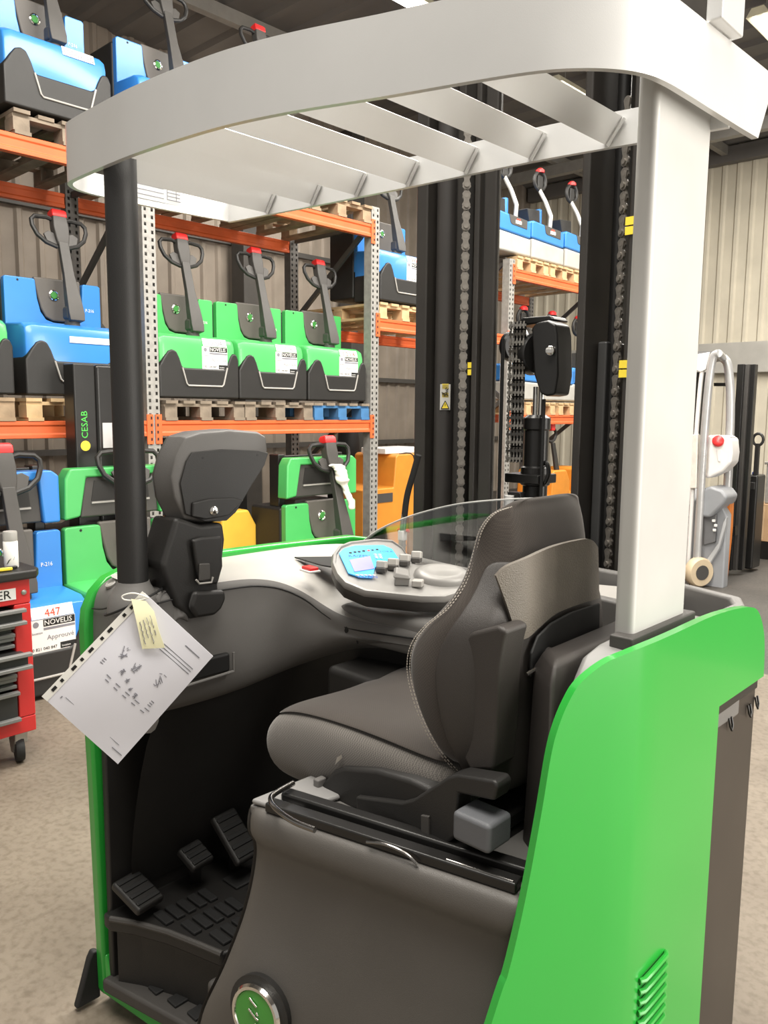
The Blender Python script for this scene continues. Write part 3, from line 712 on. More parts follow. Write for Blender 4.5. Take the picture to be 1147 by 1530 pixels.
MB().loft([cs(1.005, -.014), cs(1.015, -.006), cs(.99, .003), cs(.95, .004), cs(.94, -.001)]).build('console_top', CONSG, T, smooth=True, ang=50)
disp = [(-1.53,1.46,1.237),(-1.54,1.489,1.245),(-1.534,1.525,1.249),(-1.495,1.594,1.247),(-1.466,1.599,1.239),(-1.408,1.57,1.216),(-1.427,1.492,1.209),(-1.395,1.449,1.192),(-1.414,1.425,1.194),(-1.445,1.412,1.202)]
cd = MB().prism([Vector(p) + CN*.003 for p in disp], CN*.003).build('display_overlay', SCREEN, T)
CR = (Vector(disp[4]) - Vector(disp[1])).normalized(); CU = CN.cross(CR)
lcd = [(-1.488,1.457,1.223),(-1.472,1.519,1.228),(-1.421,1.483,1.206),(-1.438,1.427,1.203)]
MB().prism([Vector(p) + CN*.006 for p in lcd], CN*.0015).build('lcd_screen', LCD, cd)
for k, (px_, py_, pz_) in enumerate([(-1.513,1.486,1.236),(-1.509,1.499,1.237),(-1.504,1.51,1.237),(-1.5,1.523,1.238),(-1.495,1.537,1.238),(-1.491,1.548,1.238),(-1.486,1.561,1.239)]):
    MB().lathe([(.0045, 0), (.004, .001)], Vector((px_, py_, pz_)) + CN*.006, CN, 12).build('indicator', REDP if k == 4 else BLK, cd)
for s_, q, sz in (('KAIZEN', (-1.501,1.467,1.229), .017), ('KAIZEN', (-1.413,1.414,1.193), .015), ('YOKA', (-1.473,1.556,1.234), .014)):
    text('overlay_lettering', s_, sz, INKB, Vector(q) + CN*.0064, CR, CU, cd, .0003)
kb = MB()
for a in range(2):
    for b in range(3): kb.box((-.004, -.003, 0), (.004, .003, .002), None, Vector((-1.469,1.536,1.23)) + CR*a*.012 - CU*b*.009 + CN*.006)
for a in range(5): kb.box((-.004, -.003, 0), (.004, .003, .002), None, Vector((-1.423,1.422,1.197)) + CR*a*.011 + CN*.006)
kb.build('keypad', WHITE, cd)
for q in [(-1.406,1.495,1.203),(-1.398,1.53,1.206),(-1.395,1.572,1.212),(-1.388,1.613,1.216)]:
    q = Vector(q)
    o = MB().box((-.013, -.013, 0), (.013, .013, .014), Matrix.Rotation(.5, 3, 'Z'), q).build('lever_stem', GREYD, T, bevel=.003)
    MB().box((-.0135, -.0135, .010), (.0135, .0135, .030), Matrix.Rotation(.5, 3, 'Z') @ Matrix.Rotation(-.2, 3, 'X'), q).build('finger_lever', GREYL, o, bevel=.004)
q = Vector((-1.341,1.496,1.183))
MB().loft([[q + CR*a + CU*b + CN*h for a, b in ((-.018, -.010), (.020, -.012), (.022, .012), (-.014, .014))] for h in (0, .02)] +
          [[q + CR*a + CU*b + CN*h for a, b, h in ((-.026, -.014, .026), (.022, -.016, .022), (.024, .014, .030), (-.018, .018, .036))]] +
          [[q + CR*a + CU*b + CN*h for a, b, h in ((-.018, -.008, .036), (.016, -.010, .030), (.018, .008, .036), (-.012, .012, .042))]]).build('thumb_rocker', CONSG, T, bevel=.004)
q = Vector((-1.307,1.525,1.176))
MB().box((-.014, -.014, 0), (.014, .014, .018), Matrix.Rotation(.5, 3, 'Z'), q).build('horn_key', GREYL, T, bevel=.004)
q = Vector((-1.301,1.614,1.189))
pr_ = []
for r_, h in ((.062, -.006), (.060, .010), (.050, .018), (.036, .0195), (.024, .016), (.0, .015)):
    pr_.append([q + CR*r_*1.25*math.cos(t) + CU*r_*.8*math.sin(t) + CN*h for t in [2*math.pi*i/28 for i in range(28)]])
MB().loft(pr_).build('palm_rest', CONSG, T, smooth=True, ang=60)
MB().box((-.012, -.004, -.009), (.012, .004, .009), Matrix.Rotation(.35, 3, 'Z'), (-1.416,1.405,1.156)).build('console_button', GREYL, T, bevel=.004)
MB().loft([[(x, y, z) for x, y in ((-1.55, 1.47), (-1.05, 1.5), (-1.05, 1.75), (-1.55, 1.75))] for z in (1.0, 1.10)]).build('console_plinth', GREY, T, bevel=.02)

# ---- windscreen
arc_ = [(-1.831,1.86,1.194),(-1.774,1.86,1.232),(-1.692,1.86,1.271),(-1.595,1.86,1.307),(-1.453,1.86,1.347),(-1.31,1.86,1.372),(-1.179,1.86,1.387),(-1.106,1.86,1.387),(-1.091,1.86,1.349),(-1.08,1.86,1.243)]
ws = [(p[0], 1.86, p[2]) for p in spline(arc_, 4)]
base = [(p[0], 1.86, 1.14) for p in ws]
MB().loft([base, ws], closed=False, caps=False).build('windscreen', GLASS, T, solid=.004)
MB().tube(ws, .003, 6).build('windscreen_edge', mat('acrylic_edge', (.75, .75, .72), .3, alpha=.6), T, smooth=True)

# ---- driver's seat (faces -X)
ST = MB().box((-1.30, 1.14, .835), (-.80, 1.57, .865)).build('seat', BLACKM, T, bevel=.006)
CYS = 1.355
sil = [(-0.861,1.24,1.443), (-0.882,1.215,1.43), (-0.902,1.205,1.398), (-0.913,1.2,1.349), (-0.913,1.175,1.303), (-0.921,1.135,1.26), (-0.953,1.115,1.225), (-0.978,1.105,1.188), (-0.985,1.1,1.148), (-0.978,1.1,1.105), (-0.956,1.105,1.047), (-0.928,1.12,0.991), (-0.899,1.15,0.941)]
yfar = lerpfn([.95, 1.1, 1.22, 1.30, 1.42, 1.47], [1.58, 1.61, 1.59, 1.535, 1.525, 1.50])
def section(xf, xb, a, c, z=1.0):
    D = xb - xf; c = (a + yfar(z)) / 2; hw = c - a
    half = [(xb, c), (xb, c - .45*hw), (xb - .010, c - .80*hw), (xb - .20*D, a + .026), (xb - .52*D, a + .004), (xf + .22*D, a), (xf + .03*D, a + .012), (xf + .02*D, a + .05), (xf + .22*D, a + .35*hw), (xf + .30*D, c)]
    far = [(x, 2*c - y) for x, y in half[1:-1]][::-1]
    return half + far
zs_, secs = [], []
prof_b = lerpfn([.90, 1.0, 1.2, 1.36, 1.42, 1.47], [-.79, -.795, -.80, -.81, -.822, -.85])
for (x, y, z) in sil[::-1]:
    secs.append([(p[0], p[1], z) for p in section(x, prof_b(z), y, CYS, z)])
# close the top softly
xt, yt, zt_ = sil[0]
topc = [(p[0]*.35 + (-.845)*.65, 1.37 + (p[1]-1.37)*.55, zt_ + .012) for p in secs[-1]]
secs.append([( p[0]*.75 + (-.845)*.25, 1.37 + (p[1]-1.37)*.85, zt_ + .009) for p in secs[-1]]); secs.append(topc)
MB().loft(secs).build('backrest', DARKF, ST, sub=2, smooth=True)
# plastic shell round the back of the backrest
def shell_row(i, grow):
    x, y, z = sil[::-1][i]; s_ = section(x, prof_b(z), y, CYS, z)
    idx = [4, 3, 2, 1, 0] + [len(s_) - 1, len(s_) - 2, len(s_) - 3, len(s_) - 4]
    out = []
    for j in idx:
        px, py = s_[j]; v = Vector((px - (prof_b(z) - .09), py - CYS)); v.normalize()
        out.append((px + v.x*grow, py + v.y*grow, z))
    return out
srows = [[(p[0], p[1], .915) for p in shell_row(0, .006)]] + [shell_row(i, .014 if i < 8 else .010) for i in range(0, 10)]
MB().loft(srows, closed=False, caps=False).build('back_shell', SHELLP, ST, sub=2, smooth=True, solid=.008)
lt_t = spline([(-0.785,1.163,1.33),(-0.785,1.181,1.347),(-0.785,1.225,1.359),(-0.785,1.302,1.369),(-0.785,1.388,1.371),(-0.785,1.446,1.367),(-0.785,1.478,1.347)], 4); lt_b = spline([(-0.785,1.205,1.207),(-0.785,1.231,1.209),(-0.785,1.267,1.221),(-0.785,1.327,1.237),(-0.785,1.418,1.24),(-0.785,1.464,1.239),(-0.785,1.495,1.239)], 4)
def lx(y): return -.789 - 4.5*max(0, 1.24 - y)**2 - 3.2*max(0, y - 1.47)**2
lrows = []
for k in range(9):
    row = []
    for p, q in zip(lt_t, lt_b):
        m_ = p.lerp(q, k/8); row.append((lx(m_.y), m_.y, m_.z))
    lrows.append(row)
MB().loft(lrows, closed=False, caps=False).build('back_leather', BACKP, ST, smooth=True, solid=.009, off=0)
MB().prism([(-0.784,1.231,1.18),(-0.784,1.252,1.208),(-0.784,1.298,1.224),(-0.784,1.371,1.232),(-0.784,1.485,1.231),(-0.784,1.489,1.157),(-0.784,1.377,1.148),(-0.784,1.257,1.132),(-0.784,1.232,1.133)], (.006, 0, 0)).build('back_pocket', BLK, ST, bevel=.004)
MB().tube([(-0.772,1.206,1.147),(-0.772,1.271,1.155),(-0.772,1.355,1.162)], .004, 8).build('hinge_rod', CHROME, ST, smooth=True)
MB().lathe([(.014, -.01), (.014, .012), (.008, .016)], (-0.775,1.287,1.166), (1, 0, 0), 14).build('hinge_knob', SHELLP, ST, smooth=True)
MB().prism([(-0.908,1.122,1.143),(-0.893,1.122,1.177),(-0.838,1.122,1.229),(-0.778,1.122,1.253),(-0.76,1.122,1.248),(-0.766,1.122,1.224),(-0.773,1.122,1.177),(-0.775,1.122,1.055),(-0.781,1.122,0.989),(-0.831,1.122,0.972),(-0.869,1.122,1.017),(-0.895,1.122,1.071)], (0, .07, 0)).build('bolster_cover', SHELLP, ST, bevel=.008, seg=3)
# stitched seam on the near edge
stp = spline([(x + .017, y + .0035, z) for x, y, z in sil], 8)
sb = MB()
for off_ in (0, .007):
    for a, b in list(zip(stp, stp[1:]))[::1]:
        m_ = a + (b - a) * .6; sb.tube([a + Vector((off_, -.002, off_*.3)), m_ + Vector((off_, -.002, off_*.3))], .0011, 4)
sb.build('stitching', THREAD, ST)
# cushion
cr = []
for x, zt, zb, yn in ((-1.428, .868, .835, 1.14), (-1.418, .905, .80, 1.115), (-1.385, .938, .775, 1.10), (-1.30, .962, .775, 1.094), (-1.22, .972, .79, 1.092), (-1.12, .974, .83, 1.094), (-1.0, .97, .85, 1.10), (-.90, .962, .86, 1.11), (-.86, .955, .87, 1.13)):
    yf = 2*CYS - yn; h = zt - zb
    cr.append([(x, yn + .05, zb), (x, yn + .012, zb + .15*h), (x, yn, zb + .5*h), (x, yn + .006, zb + .82*h), (x, yn + .032, zt - .002), (x, yn + .09, zt - .004), (x, CYS, zt - .014),
               (x, yf - .09, zt - .004), (x, yf - .032, zt - .002), (x, yf - .006, zb + .82*h), (x, yf, zb + .5*h), (x, yf - .012, zb + .15*h), (x, yf - .05, zb), (x, CYS, zb)])
MB().loft(cr).build('cushion', LIGHTF, ST, sub=2, smooth=True)
ir_ = []
for x, zt, yn in ((-1.396, .926, 1.135), (-1.36, .947, 1.125), (-1.28, .968, 1.118), (-1.12, .978, 1.118), (-1.0, .974, 1.122), (-.88, .966, 1.13)):
    yf = 2*CYS - yn
    ir_.append([(x, yn, zt - .008), (x, yn + .03, zt + .0015), (x, yn + .1, zt), (x, CYS, zt - .010), (x, yf - .1, zt), (x, yf - .03, zt + .0015), (x, yf, zt - .008)])
MB().loft(ir_, closed=False, caps=False).build('cushion_insert', DARKF, ST, sub=2, smooth=True, solid=.004, off=1)
MB().prism([(-1.146,1.089,0.91),(-1.133,1.089,0.92),(-1.131,1.089,0.913),(-1.152,1.089,0.892)], (0, .002, 0)).build('seat_tag', STEEL, ST)
MB().prism([(-1.211,1.086,0.816),(-1.157,1.086,0.878),(-1.125,1.086,0.897),(-1.035,1.086,0.921),(-0.947,1.086,0.931),(-0.882,1.086,0.929),(-0.863,1.086,0.906),(-0.963,1.086,0.836),(-1.109,1.086,0.813)], (0, .46, 0)).build('cushion_base', BLACK, ST, bevel=.01)
# recliner arm, grey end cap, suspension and rails
MB().prism([(-1.079,1.075,0.854),(-0.954,1.075,0.886),(-0.926,1.075,0.902),(-0.846,1.075,0.972),(-0.825,1.075,0.984),(-0.745,1.075,0.999),(-0.737,1.075,0.99),(-0.744,1.075,0.962),(-0.821,1.075,0.949),(-0.827,1.075,0.864),(-0.845,1.075,0.844),(-0.953,1.075,0.826),(-1.075,1.075,0.816)], (0, .045, 0)).build('side_arm', BLACK, ST, bevel=.008, seg=3)
MB().prism([(-0.903,1.07,0.881),(-0.884,1.07,0.885),(-0.883,1.07,0.844),(-0.902,1.07,0.842)], (0, .01, 0)).build('arm_label', GREYD, ST, bevel=.002)
MB().box((-.815, 1.05, .876), (-.735, 1.12, .930)).build('recliner_cap', CAPG, ST, bevel=.009, seg=3)
MB().prism([(-1.255,1.1,0.791),(-1.227,1.1,0.805),(-1.124,1.1,0.807),(-0.975,1.1,0.806),(-0.814,1.1,0.842),(-0.783,1.1,0.798),(-0.906,1.1,0.758),(-1.084,1.1,0.735),(-1.249,1.1,0.747)], (0, .40, 0)).build('suspension_skirt', BLACKM, ST, bevel=.015, seg=3)
rl = [Vector(rear_pt(s_, .832, -.03)) for s_ in (.06, .4, .8, .96)]
MB().bar(rl[0] + Vector((.03, .0, 0)), rl[-1], .03, .02).build('seat_rail', BLACKM, ST, bevel=.004)
MB().bar(rl[0] + Vector((.03, .04, .008)), rl[-1] + Vector((0, .04, .008)), .03, .02).build('seat_rail', BLACKM, ST, bevel=.006)
MB().tube(spline([(-1.199,1.016,0.862),(-1.19,0.96,0.862),(-1.173,0.938,0.862),(-1.135,0.923,0.862),(-1.078,0.916,0.862),(-1.029,0.923,0.862)], 4), .006, 10).build('slide_handle', DKCHROME, ST, smooth=True)
MB().tube(spline([Vector(rear_pt(s_, z_, -.005)) for s_, z_ in ((.50, .835), (.56, .842), (.63, .838), (.67, .825))], 4), .003, 8).build('pull_wire', DKCHROME, ST, smooth=True)
MB().box((-1.205, 1.075, .80), (-1.188, 1.10, .85)).build('slide_stop', GREY, ST, bevel=.004)
MB().tube([rear_pt(.75, .842, -.02), rear_pt(.95, .842, -.02)], .002, 8).build('rail_edge', DKCHROME, ST, smooth=True)
# box behind the seat
MB().loft([[(-.785, 1.225, .80), (-.69, 1.16, .80), (-.69, 1.62, .80), (-.785, 1.62, .80)], [(-.78, 1.24, 1.155), (-.70, 1.175, 1.155), (-.70, 1.62, 1.16), (-.78, 1.62, 1.16)],
           [(-.77, 1.26, 1.185), (-.71, 1.195, 1.185), (-.71, 1.62, 1.19), (-.77, 1.62, 1.19)]]).build('seat_back_box', SHELLP, T, bevel=.012, seg=3)

# ---- mast
MH = 2.85
def mast_rail(x0, x1, y0, y1, z1=MH, m=BLACKM, z0=.15):
    return MB().box((x0, y0, z0), (x1, y1, z1)).build('mast_rail', m, T, bevel=.006)
MASTG = mat('mast_black', (.030, .027, .024), .33, var=.12, scale=10)
mast_rail(-1.785, -1.738, 2.05, 2.28, m=MASTG); mast_rail(-1.785, -1.70, 2.20, 2.28, m=MASTG)
MB().cyl((-1.695, 2.10, .2), (-1.695, 2.10, MH), .034, 24).build('mast_cylinder', mat('mast_cylinder_black', (.035, .032, .03), .38, var=.1), T, smooth=True)
mast_rail(-1.66, -1.628, 2.10, 2.30, m=MASTG)
mast_rail(-1.625, -1.602, 2.16, 2.26, m=MASTG); mast_rail(-1.552, -1.532, 2.05, 2.13, m=MASTG); mast_rail(-1.525, -1.478, 2.062, 2.082, m=MASTG)
# right hand side
mast_rail(-1.185, -1.16, 2.05, 2.30, m=MASTG)
mast_rail(-1.155, -1.125, 2.12, 2.30, 1.82, m=mat('grey_black_rail', (.05, .05, .05), .4)); 
mast_rail(-1.10, -1.06, 2.20, 2.34, m=MASTG); mast_rail(-1.045, -1.01, 2.06, 2.26, m=MASTG); mast_rail(-1.005, -.965, 2.10, 2.20, m=MASTG); mast_rail(-.965, -.94, 2.05, 2.26, m=MASTG)
MB().cyl((-1.125, 2.16, .2), (-1.125, 2.16, MH), .018, 16).build('mast_rod', BLACKM, T, smooth=True)
MB().cyl((-1.085, 2.16, 1.30), (-1.085, 2.16, 1.62), .006, 10).build('hose_rod', STEEL, T, smooth=True)
for z in (1.45, 2.2):
    MB().box((-1.02, 2.03, z), (-.95, 2.06, z + .06)).build('mast_bracket', BLACKM, T, bevel=.006)
MB().box((-1.785, 2.28, 2.70), (-.94, 2.34, 2.84)).build('mast_crosshead', MASTG, T, bevel=.01)
MB().box((-1.785, 2.28, .8), (-.94, 2.34, .95)).build('mast_crosshead', MASTG, T, bevel=.01)
# chains: every link a piece
def link_mesh(p):
    b = MB(); pts = []
    r = p * .46; w = p * .26
    for cz_, a0, a1 in ((0, 200, 340), (p, 20, 160)):
        for t in range(9):
            a = math.radians(a0 + (a1 - a0) * t / 8); pts.append((r*math.cos(a), -.003, cz_ + r*math.sin(a)))
        pts.append((w if cz_ == 0 else -w, -.003, p/2))
    b.prism(pts, (0, .006, 0))
    b.lathe([(r*.55, -.0075), (r*.55, -.003)], (0, 0, 0), (0, 1, 0), 10)
    return b.mesh('chain_link', CHAINM)
CHAINM = mat('chain_steel', (.26, .24, .215), .38, metal=.6, var=.15, scale=40)
def chain(x, y, z0, z1, p, rz, m_name):
    c = MB().box((-.0035, -.003, z0), (.0035, .003, z1), None, (x, y, 0)).build('chain', BLACKM, T)
    me = link_mesh(p); n = int((z1 - z0) / p)
    for i in range(n):
        o = bpy.data.objects.new('chain_link', me); COL.objects.link(o); o.parent = c
        o.location = (x + math.sin(rz)*.004*(i % 2), y - math.cos(rz)*.004*(i % 2), z0 + i*p); o.rotation_euler = (0, 0, rz)
    return c
chain(-1.582, 2.05, 1.12, 2.50, .0305, math.radians(43), 'chain')
chain(-1.075, 2.09, 1.10, 2.45, .0305, math.radians(-25), 'chain')
# leaf chain over the pulley of the free lift cylinder
lc = MB().box((-1.480, 2.180, 1.46), (-1.440, 2.188, 1.90)).build('leaf_chain', BLACKM, T)
lm = MB()
for k in range(5): lm.box((-.024 + k*.0105, -.007, -.012), (-.019 + k*.0105, .007, .012))
lm.box((-.027, -.004, -.004), (.027, .004, .004))
lme = lm.mesh('chain_link', mat('leaf_chain_steel', (.12, .112, .10), .35, metal=.4))
for i in range(17):
    o = bpy.data.objects.new('chain_link', lme); COL.objects.link(o); o.parent = lc; o.location = (-1.462, 2.172, 1.47 + i*.0262); o.rotation_euler = (.25 if i % 2 else -.25, 0, math.radians(20))
MB().prism([(-1.412,2.17,1.878),(-1.395,2.17,1.894),(-1.353,2.17,1.899),(-1.326,2.17,1.885),(-1.318,2.17,1.853),(-1.311,2.17,1.732),(-1.32,2.17,1.672),(-1.351,2.17,1.668),(-1.373,2.17,1.676),(-1.397,2.17,1.734)], (0, .09, 0)).build('pulley_housing', BLACKM, T, bevel=.008, seg=3)
MB().lathe([(.062, 0), (.066, .008), (.066, .03), (.062, .04)], (-1.459,2.235,1.802), (1, -.2, 0), 28).build('pulley', BLACKM, T, smooth=True, ang=30)
MB().lathe([(.014, 0), (.014, .012), (.010, .014)], (-1.336,2.165,1.805), (.5, -1, 0), 18).build('pulley_bolt', CHROME, T, smooth=True)
MB().prism([(-1.482,2.2,1.906),(-1.465,2.2,1.917),(-1.362,2.2,1.916),(-1.348,2.2,1.901),(-1.477,2.2,1.889)], (0, .09, 0)).build('pulley_cap', BLACKM, T, bevel=.006)
MB().lathe([(.045, 0), (.050, .006), (.050, .022), (.045, .03)], (-1.582,2.3,1.837), (1, -.2, 0), 28).build('hose_reel', BLACKM, T, smooth=True, ang=30)
for q in [(-1.431,2.24,1.653),(-1.411,2.24,1.653)]:
    MB().cyl((q[0], q[1], 1.5), (q[0], q[1], 1.70), .009, 14).build('piston_rod', CHROME, T, smooth=True)
xc = -1.43
MB().lathe([(.040, .5), (.040, 1.38), (.048, 1.385), (.048, 1.44), (.040, 1.445), (.040, 1.56), (.044, 1.565), (.044, 1.60), (.03, 1.61)], (xc, 2.25, 0), n=24).build('lift_cylinder', BLACKM, T, smooth=True, ang=30)
MB().box((-1.51, 2.19, 1.39), (-1.38, 2.30, 1.42)).build('chain_anchor', BLACKM, T, bevel=.004)
MB().box((-1.49, 2.18, .9), (-1.44, 2.22, 1.36)).build('anchor_bracket', BLACKM, T, bevel=.004)
MB().cyl((-1.475, 2.17, 1.31), (-1.475, 2.17, 1.35), .016, 14).build('white_fitting', WHITE, T, smooth=True)
MB().cyl((-1.475, 2.17, 1.1), (-1.475, 2.17, 1.31), .006, 10).build('fitting_pipe', STEEL, T, smooth=True)
MB().tube(spline([(-1.39, 2.22, 1.45), (-1.365, 2.21, 1.46), (-1.355, 2.21, 1.43), (-1.365, 2.21, 1.40), (-1.38, 2.215, 1.39)], 4), .007, 8).build('hose_elbow', BLACKM, T, smooth=True)
MB().tube([(-1.515, 2.17, .5), (-1.515, 2.17, 1.85)], .006, 8).build('hydraulic_hose', BLACKR, T, smooth=True)
MB().tube([(-1.375, 2.20, .5), (-1.375, 2.20, 1.66)], .0055, 8).build('hydraulic_hose', BLACKR, T, smooth=True)
MB().tube(spline([(-1.676,1.95,1.48),(-1.695,1.95,1.425),(-1.722,1.95,1.347),(-1.733,1.95,1.276)], 5), .0105, 10).build('hydraulic_hose', BLACKR, T, smooth=True)
hf = [(-1.733,1.95,1.284),(-1.741,1.95,1.213),(-1.743,1.95,1.134)]
MB().tube(hf, [.010, .012, .012], 12).build('hose_fitting', STEEL, T, smooth=True)
MB().box((-.012, -.012, -.018), (.012, .012, .018), None, hf[1]).build('hose_valve', MILK, T, bevel=.005)
MB().cyl(Vector(hf[1]) + Vector((-.02, 0, .016)), Vector(hf[1]) + Vector((.02, .01, .016)), .006, 10).build('valve_band', REDB, T, smooth=True)
# warning stickers
for q, m_ in (((-1.697,2.064,1.699), YELP), ((-1.696,2.064,1.672), YELP)):
    MB().box((-.0115, -.001, -.009), (.0115, .001, .009), Matrix.Rotation(math.radians(43), 3, 'Z'), (-1.672, 2.0755, q[2])).build('yellow_sticker', YELP, T, bevel=.001)
ws_ = MB().box((-.017, -.001, -.042), (.017, .001, .042), Matrix.Rotation(math.radians(43), 3, 'Z'), (-1.672, 2.0755, 1.665)).build('warning_sticker', mat('sticker_grey', (.55, .54, .50), .5), T, bevel=.002)
Rz = Matrix.Rotation(math.radians(43), 3, 'Z'); wc = Vector((-1.672, 2.0755, 1.665))
def wpt(a, b, o_=.0022): return wc + Rz @ Vector((a, -o_, b))
MB().prism([wpt(-.012, -.036), wpt(.012, -.036), wpt(0, -.014)], Rz @ Vector((0, -.0008, 0))).build('warning_triangle', YELP, ws_)
tp_ = MB(); 
for a, b, c, d2 in ((-.013, -.037, .013, -.037), (.013, -.037, 0, -.012), (0, -.012, -.013, -.037), (0, -.020, 0, -.029), (-.010, .010, .008, .018), (-.012, .016, .000, .008), (.002, .020, .010, .028), (.004, .010, .010, .004), (-.004, .004, .006, .012), (.0, .026, .004, .032)):
    tp_.bar(wpt(a, b, .0032), wpt(c, d2, .0032), .0022, .0008, Rz @ Vector((0, -1, 0)))
tp_.build('warning_mark', BLK, ws_)
for z in (1.742, 1.764): MB().box((-1.568, 2.056, z - .009), (-1.550, 2.0575, z + .009)).build('yellow_sticker', YELP, T)
for x, y, zz in ((-1.04, 2.056, (2.10, 2.125)), (-1.04, 2.056, (1.725, 1.75))):
    for z in zz: MB().box((x - .012, y - .001, z - .0105), (x + .012, y + .003, z + .0105)).build('yellow_sticker', YELP, T)

# ------------------------------------------------------------------ papers hanging from the black post
pc = [(-1.733,0.746,0.976),(-1.616,0.855,0.823),(-1.456,1.005,1.076),(-1.564,0.904,1.218)]
pn = Vector((.683, -.73, 0)).normalized()
pw = [Vector(p) for p in pc]
PA = empty('document_sleeve', tuple(sum(pw, Vector())/4))
tag(PA, 'white printed sheet in a punched clear sleeve hanging from the black post', 'document')
bl, br, tr2, tl = pw[0], pw[1], pw[2], pw[3]
def ppt(u, v, o_=0):                         # u along the punched edge -> opposite edge, v along length
    a = bl + (tl - bl)*v; b = br + (tr2 - br)*v; bulge = .012*math.sin(math.pi*v)*math.sin(math.pi*u)
    return a + (b - a)*u + pn*(bulge + o_)
N = 10
rows = [[ppt(i/N, j/N) for i in range(N + 1)] for j in range(N + 1)]
MB().loft(rows, closed=False, caps=False).build('sheet', PAPER, PA, smooth=True, solid=.0015)
rows = [[ppt(i/3*.075 - .03, j/N, .002) for i in range(4)] for j in range(N + 1)]
ss = MB().loft(rows, closed=False, caps=False).build('punched_strip', SLEEVE, PA, smooth=True, solid=.0008)
for k, v in enumerate((.10, .18, .30, .38, .47, .58, .66, .80, .88)):
    q = ppt(.008, v, .0035); MB().bar(q - (tl - bl).normalized()*(.004 if k % 2 else .007), q + (tl - bl).normalized()*(.004 if k % 2 else .007), .007, .0006, pn).build('punch_hole', BLK, ss)
pi = MB()
def line(u0, v0, u1, v1, w=.0022): pi.bar(ppt(u0, v0, .0025), ppt(u1, v1, .0025), w, .0004, pn)
line(.12, .08, .12, .10); line(.15, .11, .88, .11, .001); line(.84, .065, .97, .065, .002)
for k in range(3): line(.16 + .0*k, .46 + .018*k, .86, .46 + .018*k - .0, .0022)
for k in range(5): line(.30 + .13*k, .43, .36 + .13*k, .43, .002); line(.32 + .12*k, .40, .37 + .12*k, .40, .002)
for k in range(3): line(.52, .80 + .022*k, .93, .80 + .022*k, .0018)
line(.70, .93, .90, .93, .0025)
random.seed(3)
for (u, v, s_) in ((.28, .62, .05), (.47, .60, .04), (.74, .64, .05), (.50, .50, .02), (.58, .47, .02), (.66, .45, .02), (.40, .52, .025)):
    for k in range(9):
        a, b = random.uniform(-1, 1)*s_, random.uniform(-1, 1)*s_; line(u + a, v + b, u + random.uniform(-1, 1)*s_, v + random.uniform(-1, 1)*s_, .0014)
pi.build('print', INK, PA)
# cable tie round the post collar
MB().tube([(bx_ + .066*math.cos(t), by_ + .066*math.sin(t), 1.165 - .03*math.cos(t - .75 + math.pi) ) for t in [2*math.pi*i/30 for i in range(30)]], .0028, 6, True).build('cable_tie', BLK, PA, smooth=True)
MB().tube(spline([(-1.551,0.906,1.209),(-1.569,0.889,1.203),(-1.59,0.87,1.204),(-1.593,0.867,1.213),(-1.574,0.884,1.219),(-1.551,0.906,1.209)], 5), .0018, 6).build('clear_tie', SLEEVE, PA, smooth=True)
tg = [(-1.576,0.878,1.207),(-1.553,0.9,1.202),(-1.539,0.913,1.181),(-1.523,0.928,1.1),(-1.559,0.894,1.097),(-1.566,0.887,1.162)]
TG = MB().loft([[Vector(tg[0]), Vector(tg[1])], [Vector(tg[0])*.5 + Vector(tg[5])*.5 + pn*.006, Vector(tg[2]) + pn*.006], [Vector(tg[5]) + pn*.012, (Vector(tg[2]) + Vector(tg[3]))/2 + pn*.012], [Vector(tg[4]) + pn*.008, Vector(tg[3]) + pn*.008]], closed=False, caps=False).build('hanging_tag', TAGY, None, smooth=True, solid=.0008)
tag(TG, 'pale yellow handwritten tag in front of the hanging sheet', 'tag')
hw_ = MB()
for k in range(4):
    a = Vector(tg[5]).lerp(Vector(tg[2]), .2 + .2*k) + pn*.0145; b = Vector(tg[4]).lerp(Vector(tg[3]), .2 + .2*k) + pn*.0105
    pts = [a.lerp(b, t/14) + Vector((.0025*math.sin(t*2.3 + k), 0, .0015*math.cos(t*3.1 + k))) for t in range(1, 13 - (k % 2)*3)]
    hw_.tube(pts, .0008, 4)
hw_.build('handwriting', INK, TG)

# ------------------------------------------------------------------ pallet trucks on the rack (local axes: +x towards the aisle, z up)
CACHE = {}
def part(root, key, name, m, make, parent=None, **kw):
    """link a part whose mesh is shared between alike trucks"""
    k = (key, m.name)
    if k not in CACHE:
        me = make().mesh(name, m); CACHE[k] = me
    o = link(name, CACHE[k], None, **kw); o.parent = parent or root
    return o
def ltext(root, s, size, m, origin, parent, right=(0, 1, 0), up=(0, 0, 1), align='LEFT', sq=1.):
    o = text('lettering', s, size, m, origin, right, up, None, .0006, align, sq); o.parent = parent; return o
def yz(pts, x): return [(x, y, z) for y, z in pts]
def m_skirt(): return MB().prism(yz([(-.345, .02), (-.345, .24), (-.325, .27), (-.30, .31), (-.27, .35), (-.235, .365), (-.20, .352), (-.175, .305), (-.155, .25), (-.14, .237), (.21, .237), (.235, .25), (.255, .30), (.28, .35), (.305, .362), (.33, .35), (.345, .31), (.345, .02)], -.34), (.34, 0, 0))
def m_trim(): return MB().tube([(.003, -.158, .237), (.003, -.125, .125), (.003, -.11, .11), (.003, .185, .11), (.003, .20, .125), (.003, .235, .25)], .0065, 8)
def m_hood():
    b = MB(); rows = []
    for y, k in ((-.335, .0), (-.325, .6), (-.285, 1.), (.285, 1.), (.325, .6), (.335, .0)):
        e = .035 * (1 - k)
        rows.append([(-.34, y, .20), (-.012 - e*1.4, y, .20), (-.012 - e*1.4, y, .405 - e*.6), (-.03 - e*1.2, y, .455 - e*.8), (-.08 - e, y, .478 - e*.5), (-.34, y, .488 - e*.2)])
    return b.loft(rows)
